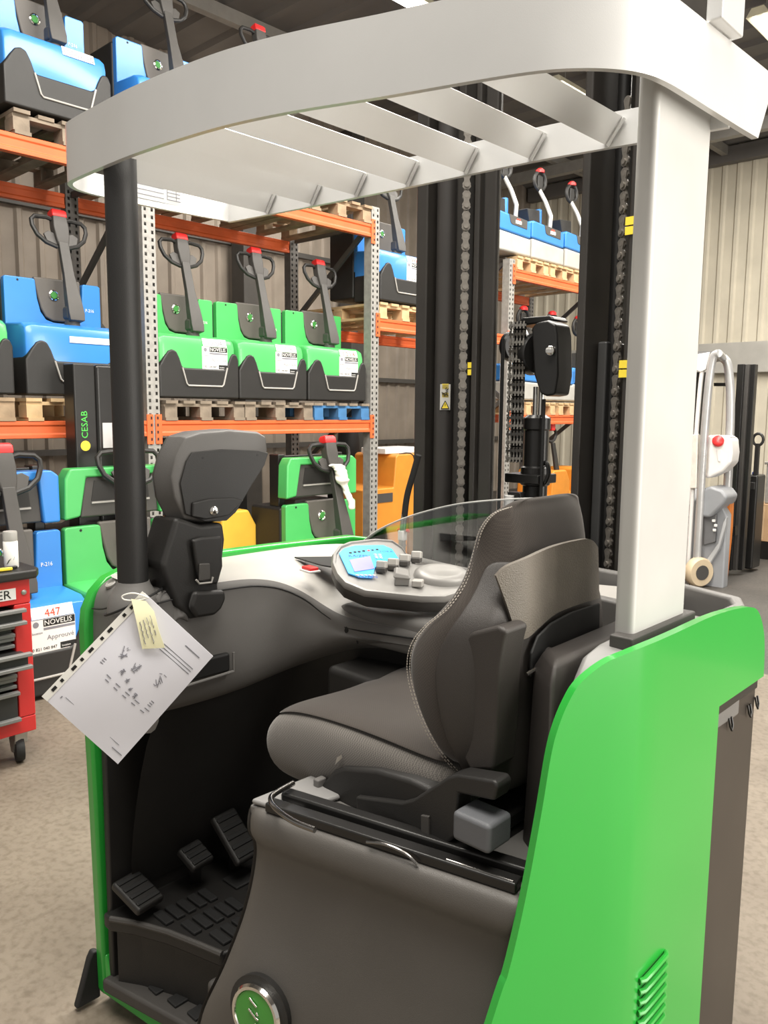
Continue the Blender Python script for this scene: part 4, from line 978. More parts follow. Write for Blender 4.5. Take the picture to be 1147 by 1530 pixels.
def m_ears(): return MB().prism(yz([(-.33, .30), (-.33, .775), (-.315, .785), (-.135, .785), (-.125, .775), (-.115, .66), (-.095, .575), (-.06, .525), (-.01, .51), (.165, .505), (.19, .54), (.20, .775), (.21, .785), (.315, .785), (.33, .775), (.33, .30)], -.36), (.05, 0, 0))
def m_cover(): return MB().prism(yz([(-.135, .80), (.19, .80), (.19, .55), (.15, .515), (-.01, .52), (-.06, .545), (-.09, .60), (-.11, .68)], -.35), (.034, 0, 0))
def m_batt(): return MB().box((-.68, -.34, .06), (-.355, .34, .765))
def m_cap(): return MB().loft([[(-.66, -.2, .76), (-.38, -.2, .76), (-.38, .2, .76), (-.66, .2, .76)], [(-.62, -.15, .80), (-.42, -.15, .80), (-.42, .15, .80), (-.62, .15, .80)]])
def m_pivot(): return MB().lathe([(.05, .0), (.05, .03), (.042, .06), (.042, .075)], (-.17, .05, .465), n=18)
def m_knuckle(): return MB().box((-.04, -.05, -.03), (.045, .06, .06), None, (-.17, .05, .55))
TA, TB = Vector((-.14, .055, .555)), Vector((-.245, .04, 1.03))
def m_arm():
    d = (TB - TA).normalized(); s = Vector((0, 1, 0)); u = d.cross(s); rows = []
    for t, w, h in ((-.10, .05, .034), (0, .055, .038), (.25, .048, .034), (.55, .036, .024), (1.0, .034, .022)):
        c = TA + (TB - TA)*t; rows.append([c - s*w - u*h, c + s*w - u*h, c + s*w*.8 + u*h, c - s*w*.8 + u*h])
    return MB().loft(rows)
HC = TB + Vector((-.02, 0, .05)); HD = (TB - TA).normalized(); HU = HD; HS = Vector((0, 1, 0)); HN = HS.cross(HD)
def hp(a, b, c=0): return HC + HS*a*1.18 + HU*b*1.12 + HN*c*1.1
def m_head():
    rows = []
    for b, w, h in ((-.07, .030, .022), (-.02, .040, .028), (.04, .045, .030), (.10, .040, .032), (.125, .034, .026)):
        rows.append([hp(-w, b, -h), hp(w, b, -h), hp(w, b, h), hp(-w, b, h)])
    return MB().loft(rows)
def m_loop(s):
    return MB().tube([hp(s*a, b) for a, b in ((.02, .085), (.07, .098), (.135, .092), (.155, .07), (.155, .035), (.135, -.015), (.09, -.055), (.03, -.075))], .0145, 8)
def m_web(s):
    return MB().prism([hp(s*.025, .0, -.008), hp(s*.07, .015, -.008), hp(s*.10, -.005, -.008), hp(s*.085, -.05, -.008), hp(s*.03, -.07, -.008)], HN*.016)
def m_red(): 
    rows = []
    for b, w, h in ((.10, .042, .034), (.135, .044, .032), (.15, .036, .022)):
        rows.append([hp(-w, b, -h), hp(w, b, -h), hp(w, b, h), hp(-w, b, h)])
    return MB().loft(rows)
def m_tag(): return MB().prism([hp(-.018, .0, -.034), hp(.018, .0, -.034), hp(.018, .075, -.034), hp(-.018, .075, -.034)], HN*.003)
def m_label(): return MB().box((-.014, .02, .235), (-.009, .245, .400))
def m_num(): return MB().prism([(-.030, .03, .458), (-.030, .24, .458), (-.010, .24, .403), (-.010, .03, .403)], (.003, 0, .001))
def m_ring(): return MB().lathe([(.034, 0), (.035, .006), (.028, .010), (.024, .006), (.0, .006)], (-.316, .0, .69), (1, 0, 0), 20)
def m_ringc(): return MB().lathe([(.022, .006), (.020, .009), (0, .009)], (-.316, .0, .69), (1, 0, 0), 16)
def m_note(): return MB().box((-.235, .02, .70), (-.215, .085, .80))
def m_stripe(): return MB().box((-.0125, -.05, .36), (-.0075, .28, .40))
COVG = mat('cover_grey', (.105, .095, .085), .5, var=.06, bump=.2)
LOGO = mat('emblem_green_small', (.06, .28, .06), .4)
def service_label(root):
    l = part(root, 'label', 'service_label', WHITE, m_label)
    part(root, 'lab1', 'label_band', BLK, lambda: MB().box((-.0088, .085, .363), (-.0082, .243, .398)), l)
    part(root, 'lab2', 'label_band', INK, lambda: MB().box((-.0088, .085, .345), (-.0082, .243, .357)), l)
    part(root, 'lab3', 'label_band', BLK, lambda: MB().box((-.0088, .165, .239), (-.0082, .243, .270)), l)
    part(root, 'lab4', 'label_logo', INK, lambda: MB().lathe([(.014, 0), (.015, .0006), (.010, .0006)], (-.009, .048, .377), (1, 0, 0), 12), l)
    ltext(root, 'NOVELIS', .036, WHITE, (-.008, .088, .369), l)
    ltext(root, '0 821 040 847', .021, BLK, (-.0085, .026, .247), l)
    ltext(root, 'Approuvé', .034, INK, (-.0085, .10, .295), l)
    ltext(root, 'location', .016, INK, (-.0085, .028, .330), l)
    ltext(root, 'location', .014, WHITE, (-.008, .172, .247), l)
    return l
def pallet_truck(x, y, z, cowl, label, number=None, numcol=INK, lab=True, stripe=False, model='P-216', screen=None, rz=0, group='pallet trucks on the rack', side=False, film=False, arm_note=True):
    r = empty('pallet_truck', (x, y, z), False); r.rotation_euler = (0, 0, rz); tag(r, label, 'pallet truck', group)
    sk = part(r, 'skirt', 'lower_skirt', BLACK, m_skirt, bevel=.03, seg=3)
    part(r, 'trim', 'skirt_trim', GREYL, m_trim, sk, smooth=True)
    part(r, 'hood', 'motor_hood', cowl, m_hood, bevel=.008, seg=2)
    e = part(r, 'ears', 'battery_cowl', cowl, m_ears, bevel=.010, seg=2)
    part(r, 'screw', 'cowl_screw', BLK, lambda: MB().lathe([(.008, 0), (.007, .002)], (-.31, -.24, .765), (1, 0, 0), 8), e)
    cv = part(r, 'cover', 'centre_cover', COVG, m_cover, bevel=.012, seg=2)
    part(r, 'ring', 'emblem', CHROME, m_ring, cv, smooth=True); part(r, 'ringc', 'emblem_disc', LOGO, m_ringc, cv)
    part(r, 'batt', 'battery_housing', BLACK, m_batt, bevel=.02, seg=2)
    part(r, 'cap', 'battery_lid', GREYD, m_cap, bevel=.01)
    part(r, 'pivot', 'tiller_pivot', GREYD, m_pivot, smooth=True); part(r, 'knuckle', 'tiller_knuckle', GREYD, m_knuckle, bevel=.02, seg=3)
    ar = part(r, 'arm', 'tiller_arm', GREYD, m_arm, bevel=.006)
    if arm_note: part(r, 'note', 'arm_label', WHITE, lambda: MB().prism([TA + (TB-TA)*t + Vector((.0235, w, .009)) for t, w in ((.12, -.026), (.12, .026), (.32, .026), (.32, -.026))], (.002, 0, 0)), ar)
    hd = part(r, 'head', 'tiller_head', GREYD, m_head, bevel=.01, seg=2)
    for s in (-1, 1):
        part(r, 'loop%d' % s, 'handle_loop', BLACK, lambda: m_loop(s), hd, smooth=True)
        part(r, 'web%d' % s, 'handle_web', GREYD, lambda: m_web(s), hd, bevel=.004)
    part(r, 'red', 'red_safety_button', REDB, m_red, hd, bevel=.008, seg=3)
    part(r, 'disp', 'handle_sticker', screen or WHITE, m_tag, hd)
    if lab: service_label(r)
    if number:
        nl = part(r, 'num', 'number_plate', WHITE, m_num)
        ltext(r, number, .054, numcol, (-.0075, .135, .411), nl, up=(-.020, 0, .055), align='CENTER')
    if stripe:
        part(r, 'stripe', 'side_stripe', WHITE, m_stripe)
    ltext(r, model, .030, WHITE, (-.3085, .215, .60), e, sq=.9)
    if side: ltext(r, 'CESAB', .05, GREENP, (-.50, -.3415, .52), e, (0, 0, 1), (-1, 0, 0))
    return r
ZP1, ZP2 = Z1 + .144, Z2 + .144
pallet_truck(-5.10, 1.76, ZP1, GREEN2, 'green pallet truck cut off by the left edge of the photo', lab=True)
pallet_truck(-5.10, 2.52, ZP1, BLUE, 'blue pallet truck on the middle shelf left of the black post', lab=False, screen=mat('blue_display', (.08, .30, .62), .3), stripe=True, side=True)
pallet_truck(-5.10, 3.46, ZP1, GREEN2, 'leftmost of the three labelled green pallet trucks on the middle shelf', '10004', INK, arm_note=False)
pallet_truck(-5.10, 4.155, ZP1, GREEN2, 'middle one of the three labelled green pallet trucks on the middle shelf', '10006', INK, side=True)
o = pallet_truck(-5.10, 4.86, ZP1, GREEN2, 'rightmost of the three labelled green pallet trucks, on the blue fronted pallet', '1 2 1 8', REDP, side=True)
pallet_truck(-5.10, 2.47, ZP2 + .0, BLUE, 'large blue pallet truck at the top left of the photo', '10001-10', INK, lab=False)
pallet_truck(-5.10, 3.36, ZP2 - .01, BLUE, 'blue pallet truck on the top shelf partly covered by the overhead guard', lab=False, side=True)
pallet_truck(-5.10, 4.22, ZP2 - .01, BLUE, 'top shelf pallet truck of which only the dark red-topped handle shows above the guard', lab=False, arm_note=False)
pallet_truck(-5.10, 5.725, Z3 + .144, BLUE, 'blue pallet truck on the raised beam between rack upright and mast', '100068', REDP)

# ---- stackers standing on the floor in front of the rack: taller tower and a mast
def stacker(x, y, z, cowl, label, number=None, mast=True, sc=1.14, screen=None, lab=False, arm=True, film=False):
    r = pallet_truck(x, y, z, cowl, label, number, REDP, lab, group='stackers on the floor', screen=screen, side=False, arm_note=not film)
    r.name = 'pallet_stacker'; r['category'] = 'stacker'
    def tower(): return MB().prism(yz([(-.33, .825), (-.32, 1.05), (-.29, 1.10), (.29, 1.10), (.33, 1.07), (.33, .825), (.24, .825), (.22, 1.05), (-.20, 1.05), (-.24, .84)], -.40), (.10, 0, 0))
    tw = part(r, 'tower', 'upper_cowl', cowl, tower, bevel=.012, seg=2)
    pn_ = part(r, 'towerp', 'instrument_panel', GREYD, lambda: MB().prism(yz([(-.235, .83), (-.20, 1.055), (.225, 1.055), (.24, .83)], -.39), (.07, 0, 0)), bevel=.012)
    part(r, 'towerd', 'display_recess', BLACK, lambda: MB().prism(yz([(-.17, .92), (-.15, 1.03), (.17, 1.03), (.18, .92)], -.325), (.008, 0, 0)), pn_)
    part(r, 'towerr', 'recess_rim', GREYL, lambda: MB().box((-.318, -.17, .905), (-.310, .18, .915)), pn_)
    if mast:
        m_ = part(r, 'smast', 'mast_column', BLACKM, lambda: MB().box((-.53, -.20, .06), (-.41, -.075, 1.66)), bevel=.008)
        part(r, 'smast2', 'mast_column', BLACKM, lambda: MB().box((-.51, -.075, .06), (-.405, .035, 1.66)), bevel=.02, seg=3)
        ltext(r, 'CESAB', .052, GREENP, (-.408, -.13, 1.255), m_, (0, 0, 1), (0, -1, 0))
        part(r, 'sround', 'round_sticker', YELP, lambda: MB().lathe([(.028, 0), (.028, .001)], (-.410, -.145, 1.215), (1, 0, 0), 20), m_)
        part(r, 'splate', 'data_plate', mat('plate_grey', (.5, .5, .5), .5), lambda: MB().box((-.406, -.045, 1.20), (-.402, .02, 1.34)), m_)
    else:
        part(r, 'smast3', 'mast_column', BLACKM, lambda: MB().box((-.52, -.30, .06), (-.42, -.24, 1.12)), bevel=.008)
        part(r, 'smast3', 'mast_column', BLACKM, lambda: MB().box((-.52, -.30, .06), (-.42, -.24, 1.12)), bevel=.008).location.y = .54
        part(r, 'smast4', 'mast_crossbar', BLACKM, lambda: MB().box((-.50, -.24, 1.06), (-.44, .24, 1.11)), bevel=.006)
    r.scale = (sc, sc, sc)
    return r
stacker(-4.35, 2.57, 0, GREEN2, 'green stacker on the floor directly behind the black post, tall black mast', mast=True)
stacker(-4.33, 1.785, 0, BLUE, 'blue stacker with red number 447 behind the red tool cart', '447', mast=False, screen=mat('blue_display', (.08, .30, .62), .3), lab=True)
sg = stacker(-4.35, 4.305, 0, GREEN2, 'green stacker on the floor with crumpled white film on its handle', mast=False, film=True)
# crumpled film hanging from that handle: a thing of its own
fm = MB(); random.seed(11)
base_p = [(-4.60, 4.33, 1.20), (-4.58, 4.36, 1.16), (-4.56, 4.37, 1.08), (-4.55, 4.40, 1.0), (-4.53, 4.43, .92), (-4.52, 4.44, .84)]
fp = spline(base_p, 5)
rows = []
for i, p in enumerate(fp):
    w = .075 if i < 12 else .04
    rows.append([(p.x + w*.5*math.cos(t)*random.uniform(.6, 1.2) + .02, p.y + w*math.sin(t)*random.uniform(.6, 1.25), p.z + random.uniform(-.012, .012)) for t in [2*math.pi*k/9 for k in range(9)]])
FO = fm.loft(rows).build('plastic_film', FILM, None, sub=1, smooth=True); tag(FO, 'crumpled translucent white film wrapped round the green stacker handle', 'plastic film')

# ---- grey and blue pedestrian trucks on the far shelves
def far_truck(y, z, label, sh=0):
    r = empty('pallet_truck', (-5.12, y, z), False); tag(r, label, 'pallet truck', 'grey and blue trucks on the far shelves')
    w = .335
    low = part(r, 'flow', 'lower_body', mat('light_grey_cowl', (.42, .41, .38), .4), lambda: MB().prism(yz([(-w, .02), (-w, .235), (w, .215), (w, .02)], -.55), (.55, 0, 0)), bevel=.025, seg=2)
    up_ = part(r, 'fup', 'upper_body', BLUE, lambda: MB().prism(yz([(-w, .24), (-w, .42), (-w + .03, .43), (w, .40), (w, .22)], -.55), (.545, 0, 0)), bevel=.02, seg=2)
    part(r, 'finset', 'dark_inset', GREYD, lambda: MB().prism(yz([(-.10, .415), (-.07, .33), (-.04, .315), (.25, .305), (.25, .40)], -.01), (.010, 0, 0)), up_, bevel=.004)
    pl = part(r, 'fplate', 'small_plate', WHITE, lambda: MB().box((.0, .02, .335), (.003, .13, .37)), up_)
    part(r, 'fplater', 'small_plate', REDP, lambda: MB().box((.0, .04, .372), (.003, .11, .388)), up_)
    part(r, 'fmast', 'tower', BLACK, lambda: MB().prism([(-.2, -.08, .40), (-.2, -.16, .62), (-.2, .10, .64), (-.2, .12, .40)], (-.14, 0, 0)), bevel=.01)
    part(r, 'fguard', 'blue_guard_post', BLUE, lambda: MB().box((-.50, -.30, .02), (-.40, -.24, .75)), bevel=.02)
    ar = part(r, 'farm', 'tiller_arm', mat('pale_arm', (.55, .54, .50), .35, metal=.4), lambda: MB().tube([(-.06, .10, .42), (-.05, .10, .55), (-.12, .09, .72), (-.20, .08, .86)], .024, 8), smooth=True)
    hd = part(r, 'fhead', 'tiller_head', BLACK, lambda: MB().tube([(-.20 + .02*math.cos(t), .08 + .085*math.cos(t), .96 + .10*math.sin(t)) for t in [2*math.pi*k/14 for k in range(14)]], .022, 8, True), smooth=True)
    part(r, 'fweb', 'handle_web', BLACK, lambda: MB().box((-.215, .03, .87), (-.185, .13, 1.02)), hd, bevel=.01)
    part(r, 'fred', 'red_safety_button', REDB, lambda: MB().lathe([(.05, 0), (.05, .03), (.025, .05)], (-.20, .08, 1.05), n=12), hd, smooth=True)
    return r
for y, lab in ((7.49, 'leftmost grey and blue truck of the far top shelf'), (8.19, 'middle grey and blue truck of the far top shelf with pale tiller arm'), (8.90, 'rightmost grey and blue truck of the far top shelf')):
    far_truck(y, 3.30, lab)
for y, lab in ((7.93, 'lower far shelf truck whose red-topped handle rises above the pulley'), (8.55, 'left visible grey and blue truck of the far lower shelf'), (9.17, 'right grey and blue truck of the far lower shelf beside the dark mast')):
    far_truck(y, 1.73, lab)

# ------------------------------------------------------------------ red tool cart at the left
TCX, TY0, TY1 = -3.58, .80, 1.50
tc = empty('tool_cart', (-3.85, 1.15, 0)); tag(tc, 'red roller tool cart with open grey drawers at the left edge', 'tool cart'); tc.scale = (1, 1, .935)
b = MB(); b.box((-4.10, TY0, .16), (TCX - .10, TY1, .92)); b.box((TCX - .10, TY1 - .075, .2405), (TCX, TY1, .7995)); b.box((TCX - .10, TY0, .2405), (TCX, TY0 + .05, .7995)); b.box((TCX - .10, TY0, .16), (TCX, TY1, .24)); b.box((TCX - .10, TY0, .80), (TCX, TY1, .92))
b.build('cabinet_body', REDC, tc, bevel=.006)
MB().box((TCX - .12, TY0 + .05, .24), (TCX - .095, TY1 - .07, .80)).build('cabinet_inside', BLK, tc)
MB().prism([(-4.13, TY0 - .03, .92), (TCX + .03, TY0 - .03, .92), (TCX + .03, TY1 + .02, .92), (TCX - .02, TY1 + .05, .92), (-4.13, TY1 + .05, .92)], (0, 0, .045)).build('top_tray', BLACK, tc, bevel=.012, seg=3)
for z0, z1, out_ in ((.72, .79, .05), (.655, .705, .0), (.60, .645, -.01), (.515, .585, .09), (.455, .505, .0), (.40, .445, -.01), (.245, .385, .025)):
    d = MB().box((TCX - .09, TY0 + .055, z0), (TCX - .012 + out_, TY1 - .085 + (.03 if out_ > .04 else 0), z1 - .012)).build('drawer', mat('drawer_black', (.03, .03, .03), .5), tc, bevel=.003)
    for zz in (z1 - .008, z0 + .002):
        MB().bar((TCX + out_, TY0 + .05, zz), (TCX + out_, TY1 - .08 + (.035 if out_ > .04 else 0), zz), .03, .018).build('drawer_handle', mat('drawer_grey', (.20, .20, .195), .5), d, bevel=.004)
for yy in (TY0 + .12, TY1 - .06):
    for xx in (-4.0, TCX - .06):
        c = MB().box((xx - .035, yy - .03, .10), (xx + .035, yy + .03, .165)).build('caster_fork', STEEL, tc, bevel=.008)
        MB().lathe([(.03, -.02), (.062, -.018), (.066, -.008), (.066, .008), (.062, .018), (.03, .02)], (xx, yy, .068), (0.25, 1, 0), 24).build('caster_wheel', BLACKR, c, smooth=True, ang=50)
        MB().prism([(xx - .03, yy - .032, .12), (xx + .03, yy - .032, .12), (xx + .012, yy - .032, .055), (xx - .012, yy - .032, .055)], (0, .006, 0)).build('caster_cheek', STEEL, c)
pl = MB().box((TCX, TY1 - .40, .828), (TCX + .003, TY1 - .065, .882)).build('name_plate', WHITE, tc)
text('lettering', 'ER', .058, BLK, (TCX + .004, TY1 - .15, .836), (0, 1, 0), (0, 0, 1), pl, .0006)
MB().lathe([(.012, 0), (.012, .006), (.006, .008)], (TCX, TY1 - .03, .856), (1, 0, 0), 12).build('lock', STEEL, tc, smooth=True)
def spray(x, y, z, label, cap, body, h=.165, r=.031):
    o = empty('spray_can', (x, y, z)); tag(o, label, 'spray can')
    cb = MB().lathe([(r*.95, z), (r, z + .004), (r, z + h*.72), (r*.85, z + h*.76)], (x, y, 0), n=22).build('can_body', body, o, smooth=True, ang=40)
    MB().lathe([(r*.98, z + h*.75), (r*.98, z + h*.97), (r*.9, z + h)], (x, y, 0), n=22).build('can_cap', cap, o, smooth=True, ang=40)
    return o, cb
o_, cb = spray(-3.66, 1.455, .904, 'white spray can with grey cap on the tool cart', mat('grey_cap', (.36, .35, .33), .4), WHITE)
lb = MB()
for k in range(7): lb.bar((-3.642 + .002*k, 1.429 + .004*k, .924 + .003*k), (-3.632, 1.436 + .004*k, .944 + .003*k), .004, .001)
lb.build('label_print', BLK, cb)
o_, cb = spray(-3.66, 1.36, .904, 'white and blue bottle at the left edge of the tool cart', WHITE, WHITE, .15, .035)
MB().lathe([(.0355, .925), (.0355, .985)], (-3.66, 1.36, 0), n=20).build('label_band', INKB, cb, smooth=True)
for i, (x, y, l) in enumerate(((-3.62, 1.40, 'dark wrench lying on the tool cart top in front of the cans'), (-3.60, 1.37, 'yellow handled tool lying on the tool cart top'))):
    t_ = MB().bar((x, y - .07, .912), (x + .01, y + .06, .912), .018, .014).build('hand_tool', (BLACKM, YELP)[i], None, bevel=.004); tag(t_, l, 'tool')

# ------------------------------------------------------------------ yellow and orange machines below and behind the rack
def simple_truck(name, x, y, z, m, label, w, h, d=.5, red=True, cat='pallet truck', tilt=0):
    r = empty(name, (x, y, z), False); tag(r, label, cat, 'yellow and orange trucks behind the rack')
    MB().prism(yz([(-w/2, .02), (-w/2, h*.62), (-w/2 + .02, h*.68), (-w*.18, h*.68), (-w*.16, h*.98), (-w*.10, h), (w*.35, h), (w/2, h*.85), (w/2, .02)], -d), (d, 0, 0)).build('machine_hood', m, None, bevel=.02, seg=2).parent = r
    MB().box((-.02, -w*.1, .1), (.03, w*.22, h*.62)).build('motor_cover', BLACKM, None, bevel=.02, seg=2).parent = r
    MB().lathe([(w*.14, 0), (w*.15, .05), (w*.08, .07)], (.03, w*.06, h*.52), (1, 0, 0), 18).build('drive_motor', BLACKM, None, smooth=True).parent = r
    MB().prism([(-.02, w*.12, h*.5), (-.02, w*.30, h*.5), (-.16, w*.22, h*1.35), (-.16, w*.12, h*1.35)], (.04, 0, 0)).build('tiller_arm', BLACK, None, bevel=.01).parent = r
    hd = MB().tube([(-.17, w*.17 + .11*math.cos(t), h*1.45 + .085*math.sin(t)) for t in [2*math.pi*k/16 for k in range(16)]], .018, 8, True).build('handle_loop', BLACK, None, smooth=True); hd.parent = r
    rb = MB().box((-.20, w*.17 - .04, h*1.50), (-.13, w*.17 + .04, h*1.62)).build('red_safety_button', REDB, None, bevel=.015); rb.parent = r
    return r
simple_truck('pallet_truck', -5.05, 3.67, 0, YELLOW, 'yellow pallet truck on the floor between the pad stalk and the green stacker', .50, .84)
simple_truck('pallet_truck', -5.15, 3.20, 0, ORANGED, 'orange truck low behind the stalk of the tilting pad', .38, .8)
def cabinet_truck(x, y, w, h, label, steps, dark=False):
    r = empty('order_picker', (x, y, 0), False); tag(r, label, 'warehouse truck', 'orange warehouse trucks')
    p = [(-w/2, .02), (-w/2, h*steps[0]), (-w/2 + w*steps[1], h*steps[0]), (-w/2 + w*(steps[1] + .03), h*.98), (-w/2 + w*(steps[1] + .06), h), (w/2, h), (w/2, .02)]
    MB().prism(yz(p, -.6), (.6, 0, 0)).build('body', ORANGED, None, bevel=.015).parent = r
    sm_ = MB().box((.0, -w/2 + .03, h*steps[0] - .14), (.006, -w/2 + w*steps[1] - .02, h*steps[0] - .05)); o = sm_.build('vent_strip', GREYD, None); o.parent = r
    for k in range(3):
        o = MB().lathe([(.012, 0), (.010, .004)], (.0, w*.1, h*(.2 + .22*k)), (1, 0, 0), 10).build('bolt', BLK, None); o.parent = r
    o = MB().box((-.02, w*.12, .05), (.03, w*.34, h*.45)).build('side_pocket', mat('brown_pocket', (.20, .11, .05), .6), None, bevel=.01); o.parent = r
    o = MB().box((-.45, -w*.1, h), (-.1, w*.45, h + .06)).build('white_top_box', MILK, None, bevel=.01); o.parent = r
    o = MB().tube(spline([(-.05, w*.05, h), (0, w*.2, h - .02), (.02, w*.28, h*.7), (.02, w*.42, h*.35)], 4), .008, 6).build('cable', BLK, None); o.parent = r
    return r
cabinet_truck(-5.45, 6.05, 1.05, 1.18, 'orange warehouse truck with stepped body between rack upright and mast', (.72, .42))
cabinet_truck(-5.6, 7.35, .8, 1.12, 'orange warehouse truck seen between the mast rails left of the lift cylinder', (.8, .3))
simple_truck('pallet_truck', -5.0, 8.35, 0, ORANGED, 'orange pallet truck low right of the lift cylinder', .6, .93)
simple_truck('pallet_truck', -5.0, 9.05, 0, ORANGED, 'orange pallet truck partly behind the right mast rail', .6, .93)
# things behind the stacker: dark sheet, grey machine hood, black draped cover
MB_ = MB().loft([[(-5.95, 4.9, .35), (-5.6, 4.9, .35), (-5.6, 5.48, .35), (-5.95, 5.48, .35)], [(-5.95, 4.9, .80), (-5.65, 4.9, .80), (-5.65, 5.48, .72), (-5.95, 5.48, .72)], [(-5.9, 5.0, .95), (-5.75, 5.0, .95), (-5.75, 5.42, .85), (-5.9, 5.42, .85)]]).build('machine_cover', mat('grey_cover', (.22, .20, .19), .5), None, bevel=.04, seg=3)
tag(MB_, 'rounded grey machine cover behind the rack brace right of the green stacker', 'cover'); 
sup = MB().box((-5.92, 4.92, 0), (-5.63, 5.46, .355)).build('cover_base', RAWD, MB_)
bd = empty('blackboard', (-5.9, 3.85, 0)); tag(bd, 'dark sheet metal panel standing behind the yellow truck', 'panel')
MB().box((-5.92, 3.30, .02), (-5.86, 4.10, 1.34)).build('panel', BROWN, bd, bevel=.006)
MB().box((-5.93, 3.28, 1.34), (-5.83, 4.40, 1.38)).build('top_rail', BLACKM, bd, bevel=.006)
MB().box((-5.86, 3.62, 1.03), (-5.857, 3.66, 1.08)).build('yellow_sticker', YELP, bd)
MB().lathe([(.06, 0), (.06, .03)], (-5.86, 4.25, 1.33), (1, 0, 0), 18).build('wheel', BLACKM, bd, smooth=True)
MB().box((-5.92, 4.36, .02), (-5.86, 4.44, 1.41)).build('post', BLACKM, bd)
MB().lathe([(.05, 0), (.05, .003)], (-5.86, 4.40, 1.36), (1, 0, 0), 18).build('round_sticker', YELP, bd)
bk = MB().lathe([(.09, .72), (.095, .74), (.095, .98), (.085, 1.0)], (-5.2, 4.02, -.62), n=18).build('black_canister', BLACKR, None, smooth=True, ang=50); tag(bk, 'black canister with white label beside the green stacker', 'canister')
MB().loft([[(-5.2 + .0955*math.cos(t), 4.02 + .0955*math.sin(t), z) for t in [-.6 + .12*k for k in range(11)]] for z in (.16, .27)], closed=False, caps=False).build('label_band', WHITE, bk)
dr = MB(); random.seed(5)
rows = []
for j in range(10):
    z = .0 + j*.165; rows.append([(-6.40 + .14*math.cos(t)*random.uniform(.8, 1.1), 6.25 + (.22 - .012*j)*math.sin(t)*random.uniform(.8, 1.15), z) for t in [2*math.pi*k/12 for k in range(12)]])
dc = dr.loft(rows).build('draped_cover', BLACKR, None, sub=1, smooth=True); tag(dc, 'black draped cover standing right of the second rack upright', 'cover')

# ------------------------------------------------------------------ grey and orange reach truck at the right
g = empty('reach_truck', (-2.85, 7.8, 0)); tag(g, 'grey and orange reach truck with silver cab frame at the right edge', 'reach truck')
SILF = mat('silver_frame', (.50, .50, .50), .35, metal=.4)
p1 = spline([(-2.936,7.45,0.164),(-2.936,7.45,0.61),(-2.935,7.45,1.235),(-2.926,7.45,1.726),(-2.912,7.45,1.998),(-2.89,7.45,2.136),(-2.849,7.45,2.158)], 4)
MB().tube(p1, .036, 12).build('cab_pillar', SILF, g, smooth=True)
MB().tube([(p.x - .085, p.y + .02, p.z - .01) for p in p1[:-6]], .020, 10).build('cab_pillar', WHITE, g, smooth=True)
p2 = spline([(-2.803,7.75,0.85),(-2.807,7.75,1.23),(-2.825,7.75,1.73),(-2.853,7.75,1.978),(-2.878,7.75,2.09),(-2.918,7.75,2.134)], 4)
MB().tube(p2, .040, 12).build('cab_pillar', SILF, g, smooth=True)
MB().tube([p1[-1], p2[-1]], .036, 12).build('cab_roof_bar', SILF, g, smooth=True)
MB().loft([[p1[-1] + Vector((-.35, .0, -.02)), p1[-1] + Vector((0, 0, -.02)), p2[-1] + Vector((0, 0, -.03)), p2[-1] + Vector((-.35, .2, -.03))], [p1[-1] + Vector((-.35, .0, .03)), p1[-1] + Vector((0, 0, .02)), p2[-1] + Vector((0, 0, .02)), p2[-1] + Vector((-.35, .2, .03))]]).build('roof_panel', mat('roof_glass_grey', (.20, .20, .20), .3), g)
MB().prism([(-3.071,7.44,2.154),(-2.924,7.44,2.172),(-2.952,7.44,2.017),(-3,7.44,1.994),(-3.076,7.44,2.033)], (0, .03, 0)).build('roof_plate', WHITE, g, bevel=.006)
MB().prism([(-3.127,7.6,2.004),(-3.039,7.6,2.002),(-3.043,7.6,1.415),(-3.107,7.6,1.413)], (0, .08, 0)).build('dark_screen', BLACKM, g)
MB().prism([(-3.049,7.9,1.912),(-2.922,7.9,1.91),(-2.92,7.9,1.878),(-3.047,7.9,1.88)], (0, .03, 0)).build('rear_bar', BLACKM, g)
MB().prism([(-3.058,7.42,1.417),(-2.984,7.42,1.432),(-2.967,7.42,0.924),(-3.03,7.42,0.919)], (0, .05, 0)).build('hose_bundle', FILM, g, bevel=.01)
MB().prism([(-2.971,7.55,0.067),(-2.997,7.55,0.53),(-2.95,7.55,0.821),(-2.814,7.55,0.833),(-2.719,7.55,0.684),(-2.714,7.55,-0.01),(-2.859,7.55,-0.098)], (0, .12, 0)).build('body', TRUCKG, g, bevel=.02, seg=3)
MB().prism([(-2.936,7.5,0.157),(-2.86,7.5,0.263),(-2.77,7.5,0.421),(-2.734,7.5,0.625),(-2.706,7.5,0.678),(-2.708,7.5,0.597),(-2.755,7.5,0.372),(-2.844,7.5,0.196),(-2.926,7.5,0.081)], (0, .05, 0)).build('body_rib', mat('light_truck_grey', (.44, .45, .46), .4), g, bevel=.008)
MB().prism([(-2.765,7.66,0.872),(-2.739,7.66,0.849),(-2.733,7.66,0.547),(-2.737,7.66,0.406),(-2.742,7.66,0.291),(-2.752,7.66,0.045),(-2.782,7.66,0.124),(-2.784,7.66,0.477)], (0, .10, 0)).build('orange_edge', mat('orange_trim', (.80, .24, .04), .4), g, bevel=.004)
MB().prism([(-2.945,7.46,0.91),(-2.86,7.46,0.954),(-2.749,7.46,0.925),(-2.697,7.46,0.867),(-2.717,7.46,0.804),(-2.82,7.46,0.683),(-2.855,7.46,0.654),(-2.943,7.46,0.659)], (0, .30, 0)).build('control_hood', TRUCKG, g, bevel=.03, seg=3)
MB().prism([(-2.929,7.52,0.654),(-2.806,7.52,0.691),(-2.803,7.52,0.427),(-2.913,7.52,0.382)], (0, .1, 0)).build('hood_column', mat('column_grey', (.16, .16, .165), .5), g, bevel=.01)
